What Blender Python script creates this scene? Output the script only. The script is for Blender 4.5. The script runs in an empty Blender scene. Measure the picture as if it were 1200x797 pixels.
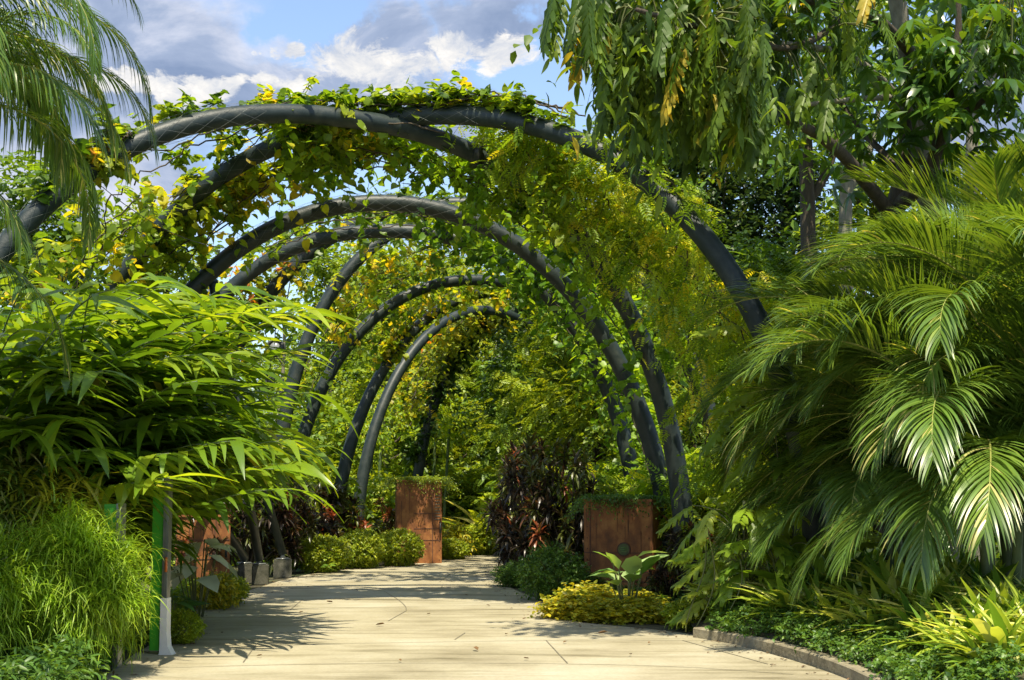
import bpy, math
import numpy as np
from mathutils import Vector

sc = bpy.context.scene
COL = sc.collection
F = 1667.0
PITCH = math.atan(171.5 / F)
CZ = 1.83
PI = math.pi


def ray(px, py):
    u = (px - 600) / F
    v = (398.5 - py) / F
    return np.array([u, math.cos(PITCH) - v * math.sin(PITCH), math.sin(PITCH) + v * math.cos(PITCH)])


def at(px, py, Y):
    d = ray(px, py)
    return np.array([0, 0, CZ]) + d * (Y / d[1])


def gr(px, py, z=0.0):
    d = ray(px, py)
    return np.array([0, 0, CZ]) + d * ((z - CZ) / d[2])


def nrm(a):
    return a / np.maximum(np.linalg.norm(a, axis=-1, keepdims=True), 1e-9)


# ------------------------------------------------------------------ materials
def new_mat(name):
    m = bpy.data.materials.new(name)
    m.use_nodes = True
    nt = m.node_tree
    nt.nodes.clear()
    return m, nt


def nd(nt, typ, **kw):
    n = nt.nodes.new(typ)
    for k, v in kw.items():
        if k in n.inputs:
            n.inputs[k].default_value = v
        else:
            setattr(n, k, v)
    return n


def ramp(nt, stops):
    r = nt.nodes.new('ShaderNodeValToRGB')
    els = r.color_ramp.elements
    while len(els) > 1:
        els.remove(els[-1])
    els[0].position = stops[0][0]
    els[0].color = (*stops[0][1], 1)
    for p, c in stops[1:]:
        e = els.new(p)
        e.color = (*c, 1)
    return r


BOOST = 1.2


def leaf_mat(name, stops, rough=0.4, trans=0.4, tcol=(1.9, 1.6, 0.5), spec=0.5, vary=2.5):
    m, nt = new_mat(name)
    L = nt.links
    a = nd(nt, 'ShaderNodeAttribute')
    a.attribute_name = 'tint'
    r = ramp(nt, [(p_, tuple(min(.75, x * BOOST) for x in c_)) for p_, c_ in stops])
    L.new(a.outputs['Fac'], r.inputs[0])
    tc = nd(nt, 'ShaderNodeTexCoord')
    no = nd(nt, 'ShaderNodeTexNoise', Scale=vary, Detail=2.0)
    L.new(tc.outputs['Object'], no.inputs['Vector'])
    mr = nd(nt, 'ShaderNodeMapRange')
    mr.inputs['From Min'].default_value = 0.3
    mr.inputs['From Max'].default_value = 0.7
    mr.inputs['To Min'].default_value = 0.75
    mr.inputs['To Max'].default_value = 1.25
    L.new(no.outputs['Fac'], mr.inputs['Value'])
    vm = nd(nt, 'ShaderNodeVectorMath', operation='SCALE')
    L.new(r.outputs['Color'], vm.inputs[0])
    L.new(mr.outputs[0], vm.inputs['Scale'])
    p = nd(nt, 'ShaderNodeBsdfPrincipled', Roughness=rough)
    p.inputs['Specular IOR Level'].default_value = spec
    L.new(vm.outputs[0], p.inputs['Base Color'])
    tv = nd(nt, 'ShaderNodeVectorMath', operation='MULTIPLY')
    tv.inputs[1].default_value = tcol
    L.new(vm.outputs[0], tv.inputs[0])
    t = nd(nt, 'ShaderNodeBsdfTranslucent')
    L.new(tv.outputs[0], t.inputs['Color'])
    mx = nd(nt, 'ShaderNodeMixShader')
    mx.inputs[0].default_value = trans
    L.new(p.outputs[0], mx.inputs[1])
    L.new(t.outputs[0], mx.inputs[2])
    o = nd(nt, 'ShaderNodeOutputMaterial')
    L.new(mx.outputs[0], o.inputs[0])
    return m


def solid_mat(name, c1, c2=None, scale=4.0, rough=0.7, metal=0.0, bump=0.0, c3=None, stretch=(1, 1, 1), spec=0.5, detail=8.0, bscale=None):
    m, nt = new_mat(name)
    L = nt.links
    p = nd(nt, 'ShaderNodeBsdfPrincipled', Roughness=rough, Metallic=metal)
    p.inputs['Specular IOR Level'].default_value = spec
    tc = nd(nt, 'ShaderNodeTexCoord')
    mp = nd(nt, 'ShaderNodeMapping')
    mp.inputs['Scale'].default_value = stretch
    L.new(tc.outputs['Object'], mp.inputs['Vector'])
    no = nd(nt, 'ShaderNodeTexNoise', Scale=scale, Detail=detail, Roughness=0.65)
    L.new(mp.outputs[0], no.inputs['Vector'])
    if c2 is None:
        c2 = c1
    st = [(0.32, c1), (0.66, c2)] if c3 is None else [(0.3, c1), (0.5, c2), (0.7, c3)]
    r = ramp(nt, st)
    L.new(no.outputs['Fac'], r.inputs[0])
    L.new(r.outputs[0], p.inputs['Base Color'])
    if bump:
        n2 = nd(nt, 'ShaderNodeTexNoise', Scale=bscale or scale * 6, Detail=6.0)
        L.new(mp.outputs[0], n2.inputs['Vector'])
        b = nd(nt, 'ShaderNodeBump', Strength=bump, Distance=0.02)
        L.new(n2.outputs['Fac'], b.inputs['Height'])
        L.new(b.outputs[0], p.inputs['Normal'])
    o = nd(nt, 'ShaderNodeOutputMaterial')
    L.new(p.outputs[0], o.inputs[0])
    return m


M = {}
M['vine'] = leaf_mat('vine_leaf', [(0, (.035, .08, .008)), (.35, (.085, .165, .012)), (.7, (.17, .25, .015)), (.9, (.30, .34, .02)), (1, (.42, .34, .02))], .42, .55)
M['vine_green'] = leaf_mat('vine_green_leaf', [(0, (.03, .08, .008)), (.5, (.085, .18, .012)), (1, (.19, .30, .016))], .42, .52)
M['vine_gold'] = leaf_mat('vine_gold_leaf', [(0, (.09, .14, .012)), (.5, (.22, .27, .02)), (.85, (.40, .33, .02)), (1, (.42, .16, .02))], .45, .45)
M['vine_dark'] = leaf_mat('vine_dark_leaf', [(0, (.02, .05, .01)), (.6, (.04, .09, .015)), (1, (.10, .17, .02))], .4, .35)
M['feather'] = leaf_mat('feather_leaf', [(0, (.05, .12, .010)), (.5, (.15, .25, .014)), (.85, (.28, .36, .018)), (1, (.42, .40, .025))], .42, .5)
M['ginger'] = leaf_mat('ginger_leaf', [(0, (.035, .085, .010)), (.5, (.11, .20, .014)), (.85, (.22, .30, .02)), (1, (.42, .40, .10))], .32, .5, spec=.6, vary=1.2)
M['palm'] = leaf_mat('palm_leaf', [(0, (.04, .09, .014)), (.55, (.10, .17, .022)), (.85, (.19, .25, .04)), (.93, (.28, .30, .08)), (1, (.40, .36, .14))], .36, .35, spec=.65, vary=1.2)
M['palm_light'] = leaf_mat('palm_light_leaf', [(0, (.035, .085, .012)), (.5, (.08, .15, .018)), (.9, (.20, .25, .04)), (1, (.35, .33, .12))], .4, .35)
M['tree_dark'] = leaf_mat('tree_dark_leaf', [(0, (.018, .042, .012)), (.6, (.035, .07, .018)), (1, (.09, .12, .02))], .4, .3)
M['tree_mid'] = leaf_mat('tree_mid_leaf', [(0, (.045, .10, .014)), (.6, (.11, .19, .018)), (1, (.24, .30, .02))], .42, .4)
M['tree_yellow'] = leaf_mat('tree_yellow_leaf', [(0, (.09, .15, .012)), (.6, (.18, .26, .02)), (1, (.34, .36, .03))], .45, .45)
M['hanging'] = leaf_mat('hanging_leaf', [(0, (.03, .065, .010)), (.6, (.08, .145, .016)), (.9, (.16, .22, .02)), (1, (.34, .28, .03))], .48, .5, spec=.4)
M['lobed_lime'] = leaf_mat('lobed_lime_leaf', [(0, (.09, .17, .016)), (.6, (.18, .27, .02)), (1, (.28, .33, .04))], .38, .45)
M['whorl'] = leaf_mat('whorl_leaf', [(0, (.025, .065, .012)), (.6, (.06, .13, .016)), (1, (.15, .22, .02))], .3, .4, spec=.6)
M['lime'] = leaf_mat('lime_leaf', [(0, (.10, .19, .012)), (.5, (.20, .32, .016)), (1, (.34, .42, .03))], .5, .42, tcol=(1.5, 1.4, .5))
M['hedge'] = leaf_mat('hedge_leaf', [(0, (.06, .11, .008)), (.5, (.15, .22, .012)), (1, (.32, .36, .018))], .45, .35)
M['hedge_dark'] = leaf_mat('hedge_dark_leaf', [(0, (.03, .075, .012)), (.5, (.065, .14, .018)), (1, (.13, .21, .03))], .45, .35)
M['gold'] = leaf_mat('gold_leaf', [(0, (.14, .18, .012)), (.5, (.30, .30, .02)), (1, (.50, .42, .03))], .45, .4)
M['cordyline'] = leaf_mat('cordyline_leaf', [(0, (.02, .018, .012)), (.35, (.045, .028, .018)), (.5, (.05, .06, .014)), (.75, (.10, .12, .02)), (.9, (.12, .05, .025)), (1, (.30, .09, .04))], .32, .25, tcol=(1.6, 1.1, .7))
M['croton'] = leaf_mat('croton_leaf', [(0, (.04, .07, .015)), (.4, (.12, .10, .02)), (.7, (.40, .10, .04)), (1, (.50, .30, .16))], .35, .3, tcol=(1.6, 1.1, .6))
M['strap'] = leaf_mat('strap_leaf', [(0, (.04, .10, .012)), (.35, (.12, .22, .02)), (.65, (.32, .38, .04)), (1, (.58, .56, .18))], .35, .38, tcol=(1.5, 1.4, .6))
M['pale'] = leaf_mat('pale_leaf', [(0, (.34, .44, .24)), (1, (.62, .64, .50))], .45, .3, tcol=(1.1, 1.1, .8))
M['bigleaf'] = leaf_mat('big_leaf', [(0, (.05, .13, .03)), (.6, (.12, .24, .06)), (1, (.30, .42, .16))], .35, .35)
M['brownleaf'] = solid_mat('dead_leaf', (.10, .05, .02), (.16, .09, .03), 20)
M['bark'] = solid_mat('bark', (.035, .028, .018), (.09, .07, .045), 5, .9, bump=.6, stretch=(3, 3, .6))
M['bark_pale'] = solid_mat('bark_pale', (.13, .12, .09), (.24, .22, .17), 4, .9, bump=.5, stretch=(3, 3, .7))
M['stem'] = solid_mat('stem', (.06, .08, .02), (.13, .14, .04), 6, .6)
M['cane'] = solid_mat('cane', (.05, .09, .03), (.12, .16, .05), 3, .5)
M['steel'] = solid_mat('painted_steel', (.009, .017, .016), (.017, .027, .026), 5, .48, bump=.15, spec=.35, c3=(.040, .048, .042), detail=12.)
M['wire'] = solid_mat('galvanised_wire', (.10, .115, .11), (.16, .17, .165), 5, .5, .5)
M['concrete'] = solid_mat('concrete_block', (.025, .03, .015), (.065, .065, .045), 7, .9, bump=.4, c3=(.11, .105, .08))
M['corten'] = solid_mat('rusted_steel', (.09, .034, .011), (.22, .078, .018), 3.6, .75, bump=.2, c3=(.36, .16, .042), stretch=(1.3, 1.3, .9), detail=12.)
M['corten_dark'] = solid_mat('rusted_steel_dark', (.05, .022, .014), (.12, .05, .025), 5, .8)
M['corten_streak'] = solid_mat('rust_streak', (.07, .028, .012), (.15, .055, .018), 9, .85, stretch=(4, 4, 1))
M['green_panel'] = solid_mat('green_panel', (.04, .27, .015), (.06, .34, .02), 1.5, .4)
M['silver'] = solid_mat('brushed_metal', (.20, .21, .20), (.34, .35, .32), 6, .3, .7, stretch=(8, 8, .5))
M['white'] = solid_mat('white_paint', (.62, .60, .54), (.74, .72, .66), 5, .5)
M['greyboard'] = solid_mat('weathered_board', (.07, .07, .055), (.17, .165, .13), 6, .85, stretch=(.6, 6, 6), bump=.3)
M['dark'] = solid_mat('dark_metal', (.015, .018, .018), (.03, .034, .034), 5, .4)
M['glass'] = solid_mat('lamp_glass', (.25, .27, .28), None, 2, .15, .2)
M['soil'] = solid_mat('soil', (.025, .022, .012), (.055, .05, .022), 1.2, .95, bump=.7, c3=(.05, .075, .02), bscale=14)
M['kerb'] = solid_mat('kerb_stone', (.12, .10, .06), (.22, .19, .12), 4, .9, bump=.5, c3=(.30, .27, .18))


def path_material():
    m, nt = new_mat('cream_concrete')
    L = nt.links
    tc = nd(nt, 'ShaderNodeTexCoord')
    p = nd(nt, 'ShaderNodeBsdfPrincipled', Roughness=.8)
    n1 = nd(nt, 'ShaderNodeTexNoise', Scale=.55, Detail=8.0, Roughness=.62)
    L.new(tc.outputs['Object'], n1.inputs['Vector'])
    r1 = ramp(nt, [(.28, (.22, .19, .115)), (.5, (.33, .295, .195)), (.72, (.41, .38, .28))])
    L.new(n1.outputs['Fac'], r1.inputs[0])
    mp = nd(nt, 'ShaderNodeMapping')
    mp.inputs['Scale'].default_value = (.5, 3.2, 1)
    L.new(tc.outputs['Object'], mp.inputs[0])
    n2 = nd(nt, 'ShaderNodeTexNoise', Scale=1.0, Detail=6.0, Roughness=.6, Distortion=.6)
    L.new(mp.outputs[0], n2.inputs['Vector'])
    r2 = ramp(nt, [(.30, (.50, .48, .40)), (.40, (.80, .79, .74)), (.50, (1, 1, 1)), (1, (1, 1, 1))])
    L.new(n2.outputs['Fac'], r2.inputs[0])
    n3 = nd(nt, 'ShaderNodeTexNoise', Scale=30.0, Detail=5.0)
    L.new(tc.outputs['Object'], n3.inputs['Vector'])
    r3 = ramp(nt, [(.3, (.86, .86, .86)), (.6, (1, 1, 1))])
    L.new(n3.outputs['Fac'], r3.inputs[0])
    a = nd(nt, 'ShaderNodeVectorMath', operation='MULTIPLY')
    b = nd(nt, 'ShaderNodeVectorMath', operation='MULTIPLY')
    L.new(r1.outputs[0], a.inputs[0]); L.new(r2.outputs[0], a.inputs[1])
    L.new(a.outputs[0], b.inputs[0]); L.new(r3.outputs[0], b.inputs[1])
    L.new(b.outputs[0], p.inputs['Base Color'])
    bp = nd(nt, 'ShaderNodeBump', Strength=.25, Distance=.01)
    L.new(n3.outputs['Fac'], bp.inputs['Height'])
    L.new(bp.outputs[0], p.inputs['Normal'])
    o = nd(nt, 'ShaderNodeOutputMaterial')
    L.new(p.outputs[0], o.inputs[0])
    return m


M['path'] = path_material()


# ------------------------------------------------------------------ mesh tools
class MB:
    def __init__(s):
        s.v, s.f3, s.f4, s.t3, s.t4, s.n = [], [], [], [], [], 0

    def raw(s, V, quads=None, tris=None, tint=.5):
        V = np.asarray(V, float)
        s.v.append(V)
        if quads is not None and len(quads):
            q = np.asarray(quads, int) + s.n
            s.f4.append(q)
            s.t4.append(np.broadcast_to(np.asarray(tint, float), (len(q),)))
        if tris is not None and len(tris):
            q = np.asarray(tris, int) + s.n
            s.f3.append(q)
            s.t3.append(np.broadcast_to(np.asarray(tint, float), (len(q),)))
        s.n += len(V)

    def inst(s, tm, P, D, U, S, T):
        """copies of a template: +X along D, +Z towards U, scaled by S, one tint T each"""
        V, Q, R = tm
        P, D, U = np.asarray(P), nrm(np.asarray(D)), np.asarray(U)
        n = len(P)
        if n == 0:
            return
        Yv = nrm(np.cross(U, D))
        Zv = np.cross(D, Yv)
        S = np.broadcast_to(np.asarray(S, float), (n,))
        W = (V[None, :, 0:1] * D[:, None] + V[None, :, 1:2] * Yv[:, None] + V[None, :, 2:3] * Zv[:, None]) * S[:, None, None] + P[:, None]
        off = (np.arange(n) * len(V))[:, None, None]
        T = np.broadcast_to(np.asarray(T, float), (n,))
        s.v.append(W.reshape(-1, 3))
        if len(Q):
            s.f4.append((np.asarray(Q)[None] + off).reshape(-1, 4) + s.n)
            s.t4.append(np.repeat(T, len(Q)))
        if len(R):
            s.f3.append((np.asarray(R)[None] + off).reshape(-1, 3) + s.n)
            s.t3.append(np.repeat(T, len(R)))
        s.n += n * len(V)

    def tube(s, pts, r, k=6, tint=.5, cap=True):
        pts = np.asarray(pts, float)
        n = len(pts)
        r = np.broadcast_to(np.asarray(r, float), (n,))
        tg = nrm(np.gradient(pts, axis=0))
        ref = np.array([0, 0, 1.]) if abs(tg[0, 2]) < .9 else np.array([1., 0, 0])
        a = nrm(np.cross(tg[0], ref))
        A = []
        for i in range(n):
            a = nrm(a - tg[i] * np.dot(a, tg[i]))
            A.append(a)
        A = np.array(A)
        B = np.cross(tg, A)
        th = np.arange(k) * 2 * PI / k
        V = pts[:, None] + r[:, None, None] * (np.cos(th)[None, :, None] * A[:, None] + np.sin(th)[None, :, None] * B[:, None])
        i, j = np.meshgrid(np.arange(n - 1), np.arange(k), indexing='ij')
        j2 = (j + 1) % k
        Q = np.stack([i * k + j, i * k + j2, (i + 1) * k + j2, (i + 1) * k + j], -1).reshape(-1, 4)
        V = V.reshape(-1, 3)
        tr = []
        if cap:
            V = np.vstack([V, pts[0], pts[-1]])
            c0, c1 = n * k, n * k + 1
            for q in range(k):
                tr.append((c0, (q + 1) % k, q))
                tr.append((c1, (n - 1) * k + q, (n - 1) * k + (q + 1) % k))
        s.raw(V, Q, tr, tint)

    def box(s, c, d, rz=0., b=.0, tilt=0.):
        """box centred at c, size d, bevelled edges of width b"""
        bm = __import__('bmesh').new()
        import bmesh
        bmesh.ops.create_cube(bm, size=1)
        for v in bm.verts:
            v.co = Vector((v.co.x * d[0], v.co.y * d[1], v.co.z * d[2]))
        if b:
            bmesh.ops.bevel(bm, geom=list(bm.edges), offset=b, segments=2, affect='EDGES')
        V = np.array([v.co[:] for v in bm.verts])
        bm.verts.index_update()
        if tilt:
            ct, st = math.cos(tilt), math.sin(tilt)
            V = np.stack([V[:, 0], V[:, 1] * ct - V[:, 2] * st, V[:, 1] * st + V[:, 2] * ct], 1)
        cz, sz = math.cos(rz), math.sin(rz)
        V = np.stack([V[:, 0] * cz - V[:, 1] * sz, V[:, 0] * sz + V[:, 1] * cz, V[:, 2]], 1) + np.array(c)
        q = [[v.index for v in f.verts] for f in bm.faces if len(f.verts) == 4]
        t = [[v.index for v in f.verts] for f in bm.faces if len(f.verts) == 3]
        bm.free()
        s.raw(V, q, t)

    def mesh(s, name, mat, smooth=True):
        me = bpy.data.meshes.new(name)
        V = np.concatenate(s.v)
        loops, starts, tints = [], [], []
        base = 0
        for fs, ts, k in ((s.f4, s.t4, 4), (s.f3, s.t3, 3)):
            if fs:
                f = np.concatenate(fs)
                loops.append(f.reshape(-1))
                starts.append(base + np.arange(len(f)) * k)
                base += len(f) * k
                tints.append(np.concatenate(ts))
        loops = np.concatenate(loops)
        starts = np.concatenate(starts)
        tints = np.clip(np.concatenate(tints), 0, 1)
        me.vertices.add(len(V))
        me.vertices.foreach_set('co', V.astype(np.float32).reshape(-1))
        me.loops.add(len(loops))
        me.loops.foreach_set('vertex_index', loops.astype(np.int32))
        me.polygons.add(len(starts))
        me.polygons.foreach_set('loop_start', starts.astype(np.int32))
        me.update(calc_edges=True)
        me.polygons.foreach_set('use_smooth', np.full(len(starts), smooth, bool))
        at_ = me.attributes.new('tint', 'FLOAT', 'FACE')
        at_.data.foreach_set('value', tints.astype(np.float32))
        me.materials.append(mat)
        me.update()
        return me

    def obj(s, name, mat, parent=None, loc=None, smooth=True):
        return link(name, s.mesh(name, mat, smooth), parent, loc)


def link(name, data, parent=None, loc=None, rot=None, scale=None):
    o = bpy.data.objects.new(name, data)
    COL.objects.link(o)
    if parent is not None:
        o.parent = parent
    if loc is not None:
        o.location = [float(x) for x in loc]
    if rot is not None:
        o.rotation_euler = rot
    if scale is not None:
        o.scale = (scale,) * 3 if np.isscalar(scale) else scale
    return o


def tag(o, label=None, cat=None, group=None, kind=None):
    for k, v in (('label', label), ('category', cat), ('group', group), ('kind', kind)):
        if v:
            o[k] = v
    return o


def thing(name, label, cat, loc=(0, 0, 0), rz=0., group=None, scale=None):
    o = link(name, None, None, loc, (0, 0, rz), scale)
    return tag(o, label, cat, group)


def dup(root, loc, rz=0., scale=1., label=None, group=None):
    r = root.copy()
    COL.objects.link(r)
    r.location = [float(x) for x in loc]
    r.rotation_euler = (0, 0, rz)
    r.scale = (scale,) * 3 if np.isscalar(scale) else scale
    if label:
        r['label'] = label
    if group:
        r['group'] = group
    for ch in list(root.children):
        c = ch.copy()
        COL.objects.link(c)
        c.parent = r
        for g_ in ch.children:
            d = g_.copy()
            COL.objects.link(d)
            d.parent = c
    return r


# ------------------------------------------------------------------ leaf templates (length 1 along +X)
def T_oval(w=.3, cup=.07, droop=.15):
    V = [(0, 0, 0), (.32, w, cup), (.35, 0, 0), (.32, -w, cup), (.72, w * .72, cup - droop * .5), (.74, 0, -droop * .5), (.72, -w * .72, cup - droop * .5), (1, 0, -droop)]
    return np.array(V, float), [(1, 2, 5, 4), (2, 3, 6, 5)], [(0, 2, 1), (0, 3, 2), (4, 5, 7), (5, 6, 7)]


def T_rhomb(w=.3, cup=.08):
    return np.array([(0, 0, 0), (.45, w, cup), (1, 0, -.06), (.45, -w, cup)], float), [], [(0, 2, 1), (0, 3, 2)]


def T_heart():
    V = [(0, 0, 0), (-.10, .22, .03), (.12, .42, .06), (.5, .36, .03), (.8, .16, -.06), (1.05, 0, -.16), (.8, -.16, -.06), (.5, -.36, .03), (.12, -.42, .06), (-.10, -.22, .03), (.45, 0, -.04), (.8, 0, -.1)]
    t = [(0, 1, 2), (0, 2, 10), (0, 10, 8), (0, 8, 9), (4, 11, 5), (11, 6, 5)]
    q = [(2, 3, 10, 10)]
    t += [(2, 3, 10), (3, 4, 11), (3, 11, 10), (10, 11, 7), (11, 6, 7), (10, 7, 8)]
    return np.array(V, float), [], [tuple(reversed(x)) for x in t]


def T_lance(w=.09, seg=6, droop=.35, fold=.35, wave=0.0):
    V, Q = [], []
    for i in range(seg + 1):
        s = i / seg
        ww = w * (math.sin(PI * min(1, s * .97 + .03) ** .75)) + .004
        z = -droop * s * s
        x = s * (1 - .25 * droop * s)
        V += [(x, ww, z + ww * fold + wave * math.sin(s * 17)), (x, 0, z), (x, -ww, z + ww * fold + wave * math.cos(s * 19))]
        if i:
            b = (i - 1) * 3
            Q += [(b, b + 1, b + 4, b + 3), (b + 1, b + 2, b + 5, b + 4)]
    return np.array(V, float), Q, []


def T_strip(w=.03, seg=4, droop=.6):
    V, Q = [], []
    for i in range(seg + 1):
        s = i / seg
        ww = w * (1 - s ** 2 * .85)
        V += [(s * (1 - .35 * droop * s), ww, -droop * s * s), (s * (1 - .35 * droop * s), -ww, -droop * s * s)]
        if i:
            b = (i - 1) * 2
            Q.append((b, b + 1, b + 3, b + 2))
    return np.array(V, float), Q, []


def T_pinnate(n=7, ll=.32, w=.30, droop=.3):
    V, Tt = [], []
    for i in range(n):
        s = .15 + .85 * i / (n - 1)
        for sd in (1, -1):
            l = ll * (1 - .35 * abs(s - .5))
            bx, bz = s * .9, -droop * s * s
            dx, dy = (.55, .83 * sd)
            if i == n - 1:
                dx, dy = .93, .35 * sd
            tip = (bx + l * dx, l * dy, bz - .12 * l)
            px, py = -dy, dx
            m1 = (bx + l * .5 * dx + px * w * l * .5, l * .5 * dy + py * w * l * .5, bz + .03)
            m2 = (bx + l * .5 * dx - px * w * l * .5, l * .5 * dy - py * w * l * .5, bz)
            b = len(V)
            V += [(bx, 0, bz), m1, tip, m2]
            Tt += [(b, b + 2, b + 1), (b, b + 3, b + 2)]
    return np.array(V, float), [], Tt


def T_whorl(n=7, w=.16, droop=.5):
    V, Q, Tt = [], [], []
    lv, lq, lt = T_oval(w, .05, droop * .7)
    for i in range(n):
        a = i * 2 * PI / n
        c, s_ = math.cos(a), math.sin(a)
        k = .8 + .25 * math.sin(i * 5.1)
        tip = lv * k
        W = np.stack([tip[:, 0] * c * .9 - tip[:, 1] * s_, tip[:, 0] * s_ * .9 + tip[:, 1] * c, tip[:, 2] - .25 * tip[:, 0]], 1)
        b = len(V)
        V += [tuple(x) for x in W]
        Q += [tuple(x + b for x in q) for q in lq]
        Tt += [tuple(x + b for x in q) for q in lt]
    return np.array(V, float), Q, Tt


def T_lobed(n=7, w=.27, droop=.25, sinus=.38, irr=.0, seed=1):
    """leaf cut into side lobes: midrib strip with tapering finger lobes"""
    V, Q, Tt = [], [], []
    rr = np.random.default_rng(seed)
    for i in range(n):
        s0 = .05 + .9 * i / n
        s1 = .05 + .9 * (i + 1) / n
        sm = (s0 + s1) / 2
        env0 = w * math.sin(PI * (.15 + .8 * sm)) ** .8
        z0, z1, zm = [-droop * s * s for s in (s0, s1, sm)]
        for sd in (1, -1):
            b = len(V)
            env = env0 * (1 + irr * rr.uniform(-1, 1))
            dz = irr * .12 * rr.uniform(-1, 1)
            inn = env * sinus
            V += [(s0, 0, z0), (s0, sd * inn, z0 + .02), (s0 + .03, sd * env * .8, z0 - .01), (sm + .10, sd * env * 1.08, zm - .05 + dz),
                  (s1 + .005, sd * env * .75, z1 - .02), (s1 - .01, sd * inn, z1 + .02), (s1, 0, z1)]
            Q += [(b, b + 1, b + 5, b + 6), (b + 1, b + 2, b + 4, b + 5)] if sd < 0 else [(b + 6, b + 5, b + 1, b), (b + 5, b + 4, b + 2, b + 1)]
            Tt += [(b + 2, b + 3, b + 4)]
    b = len(V)
    V += [(.95, w * .2, -droop * .9), (1.12, 0, -droop * 1.15), (.95, -w * .2, -droop * .9)]
    Tt += [(b, b + 2, b + 1)]
    return np.array(V, float), Q, Tt


def T_drape(n=7, L=.26, seed=1, hw0=.030, a0=36, a1=60, dr=1.):
    """drooping leaf cut to the midrib into narrow lobes swept towards the tip"""
    V, Q, Tt = [], [], []
    rr = np.random.default_rng(seed)
    for i in range(n):
        s = .06 + .84 * i / (n - 1)
        for sd in (1, -1):
            l = L * (.65 + .45 * math.sin(PI * (.1 + .75 * s))) * rr.uniform(.75, 1.15)
            th = math.radians(rr.uniform(a0, a1)) * (1 - .55 * s)
            dx, dy = math.cos(th), math.sin(th) * sd
            hw = hw0 * rr.uniform(.8, 1.25)
            b = len(V)
            for j, (q, ww) in enumerate(((0, 1.), (.4, 1.15), (.75, .75), (1., 0))):
                c = (s + l * q * dx, l * q * dy * (1 - .25 * q), -dr * .10 * q * q * rr.uniform(.4, 1.6) - dr * .12 * s * s)
                if ww:
                    V += [(c[0] - dy * hw * ww, c[1] + dx * hw * ww, c[2]), (c[0] + dy * hw * ww, c[1] - dx * hw * ww, c[2] + .015)]
                else:
                    V += [c]
                if 0 < j < 3:
                    k = b + (j - 1) * 2
                    Q.append((k, k + 1, k + 3, k + 2) if sd < 0 else (k + 2, k + 3, k + 1, k))
            Tt.append((b + 4, b + 5, b + 6))
    b = len(V)
    V += [(-.05, .012, 0), (-.05, -.012, 0), (1, .012, -.03), (1, -.012, -.03)]
    Q.append((b, b + 1, b + 3, b + 2))
    return np.array(V, float), Q, Tt


OVAL, RHOMB, HEART = T_oval(), T_rhomb(), T_heart()
ROUND = T_oval(.42, .06, .12)
SLIM = T_oval(.15, .04, .2)
LANCE, LANCE_W = T_lance(), T_lance(.12, 7, .3, .3, .01)
PINN = T_pinnate(6, .36, .42, .3)
PINN_F = T_pinnate(6, .3, .5, .2)
WHORL = T_whorl()
LOBED = T_lobed()
STRIP = T_strip(.04, 3, .55)


def jit(rng, n, a):
    return rng.normal(0, a, (n, 3))


def sprays(rng, mb, S, D, L, m, droop, tm, size, tint=.4, tj=.18, twigs=None, tr=.004, flat=.35, lean=.5):
    """leafy twigs: from S along D for length L, m leaves each, bending down by droop"""
    S, D = np.asarray(S), nrm(np.asarray(D))
    N = len(S)
    L = np.broadcast_to(np.asarray(L, float), (N,))
    k = (np.linspace(.12, 1, m)[None] + rng.uniform(-.05, .05, (N, m)))[..., None]
    g_ = np.array([0, 0, -1.])
    LL = L[:, None, None]
    pos = S[:, None] + D[:, None] * LL * k + g_ * droop * LL * k * k
    tg = nrm(D[:, None] + g_ * 2 * droop * k)
    side = nrm(np.cross(tg, np.array([0, 0, 1.]) + rng.normal(0, .3, (N, m, 3))))
    sg = np.where((np.arange(m) % 2) == 0, 1., -1.)[None, :, None]
    ld = nrm(tg * lean + side * sg + rng.normal(0, .3, (N, m, 3)) + g_ * .25)
    up = nrm(np.array([0, 0, 1.]) + rng.normal(0, flat, (N, m, 3)) - D[:, None] * .1)
    sz = size * rng.uniform(.65, 1.25, (N, m))
    t0 = (np.broadcast_to(np.asarray(tint, float), (N,)) + rng.normal(0, tj, N))[:, None] + rng.normal(0, tj * .5, (N, m))
    mb.inst(tm, pos.reshape(-1, 3), ld.reshape(-1, 3), up.reshape(-1, 3), sz.reshape(-1), t0.reshape(-1))
    if twigs is not None:
        kk = np.linspace(0, 1, 4)[:, None]
        for i in range(0, N, twigs[1]):
            p = S[i] + D[i] * L[i] * kk + g_ * droop * L[i] * kk * kk
            twigs[0].tube(p, np.linspace(tr, tr * .4, 4), 3, cap=False)


def ellipsoid_pts(rng, n, c, r, shell=.6, zmin=-1.):
    d = nrm(rng.normal(0, 1, (n * 2, 3)))
    d = d[d[:, 2] > zmin][:n]
    rad = rng.uniform(shell, 1, (len(d), 1))
    return np.array(c) + d * rad * np.array(r), d


# ------------------------------------------------------------------ camera, world, sun
cam = bpy.data.cameras.new('camera')
cam.sensor_width = 36
cam.lens = F / 1200 * 36
cam.clip_start = .1
cam.clip_end = 2000
co = link('camera', cam, None, (0, 0, CZ), (PI / 2 + PITCH, 0, 0))
sc.camera = co

SUN_DIR = nrm(np.array([.05, -.46, 1.02]))
ELEV = math.asin(SUN_DIR[2])
AZ = math.atan2(SUN_DIR[0], SUN_DIR[1])
sl = bpy.data.lights.new('sun', 'SUN')
sl.energy = 3.0
sl.angle = math.radians(.6)
sl.color = (1, .90, .70)
so = link('sun', sl)
so.rotation_euler = Vector(SUN_DIR).to_track_quat('Z', 'Y').to_euler()

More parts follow.
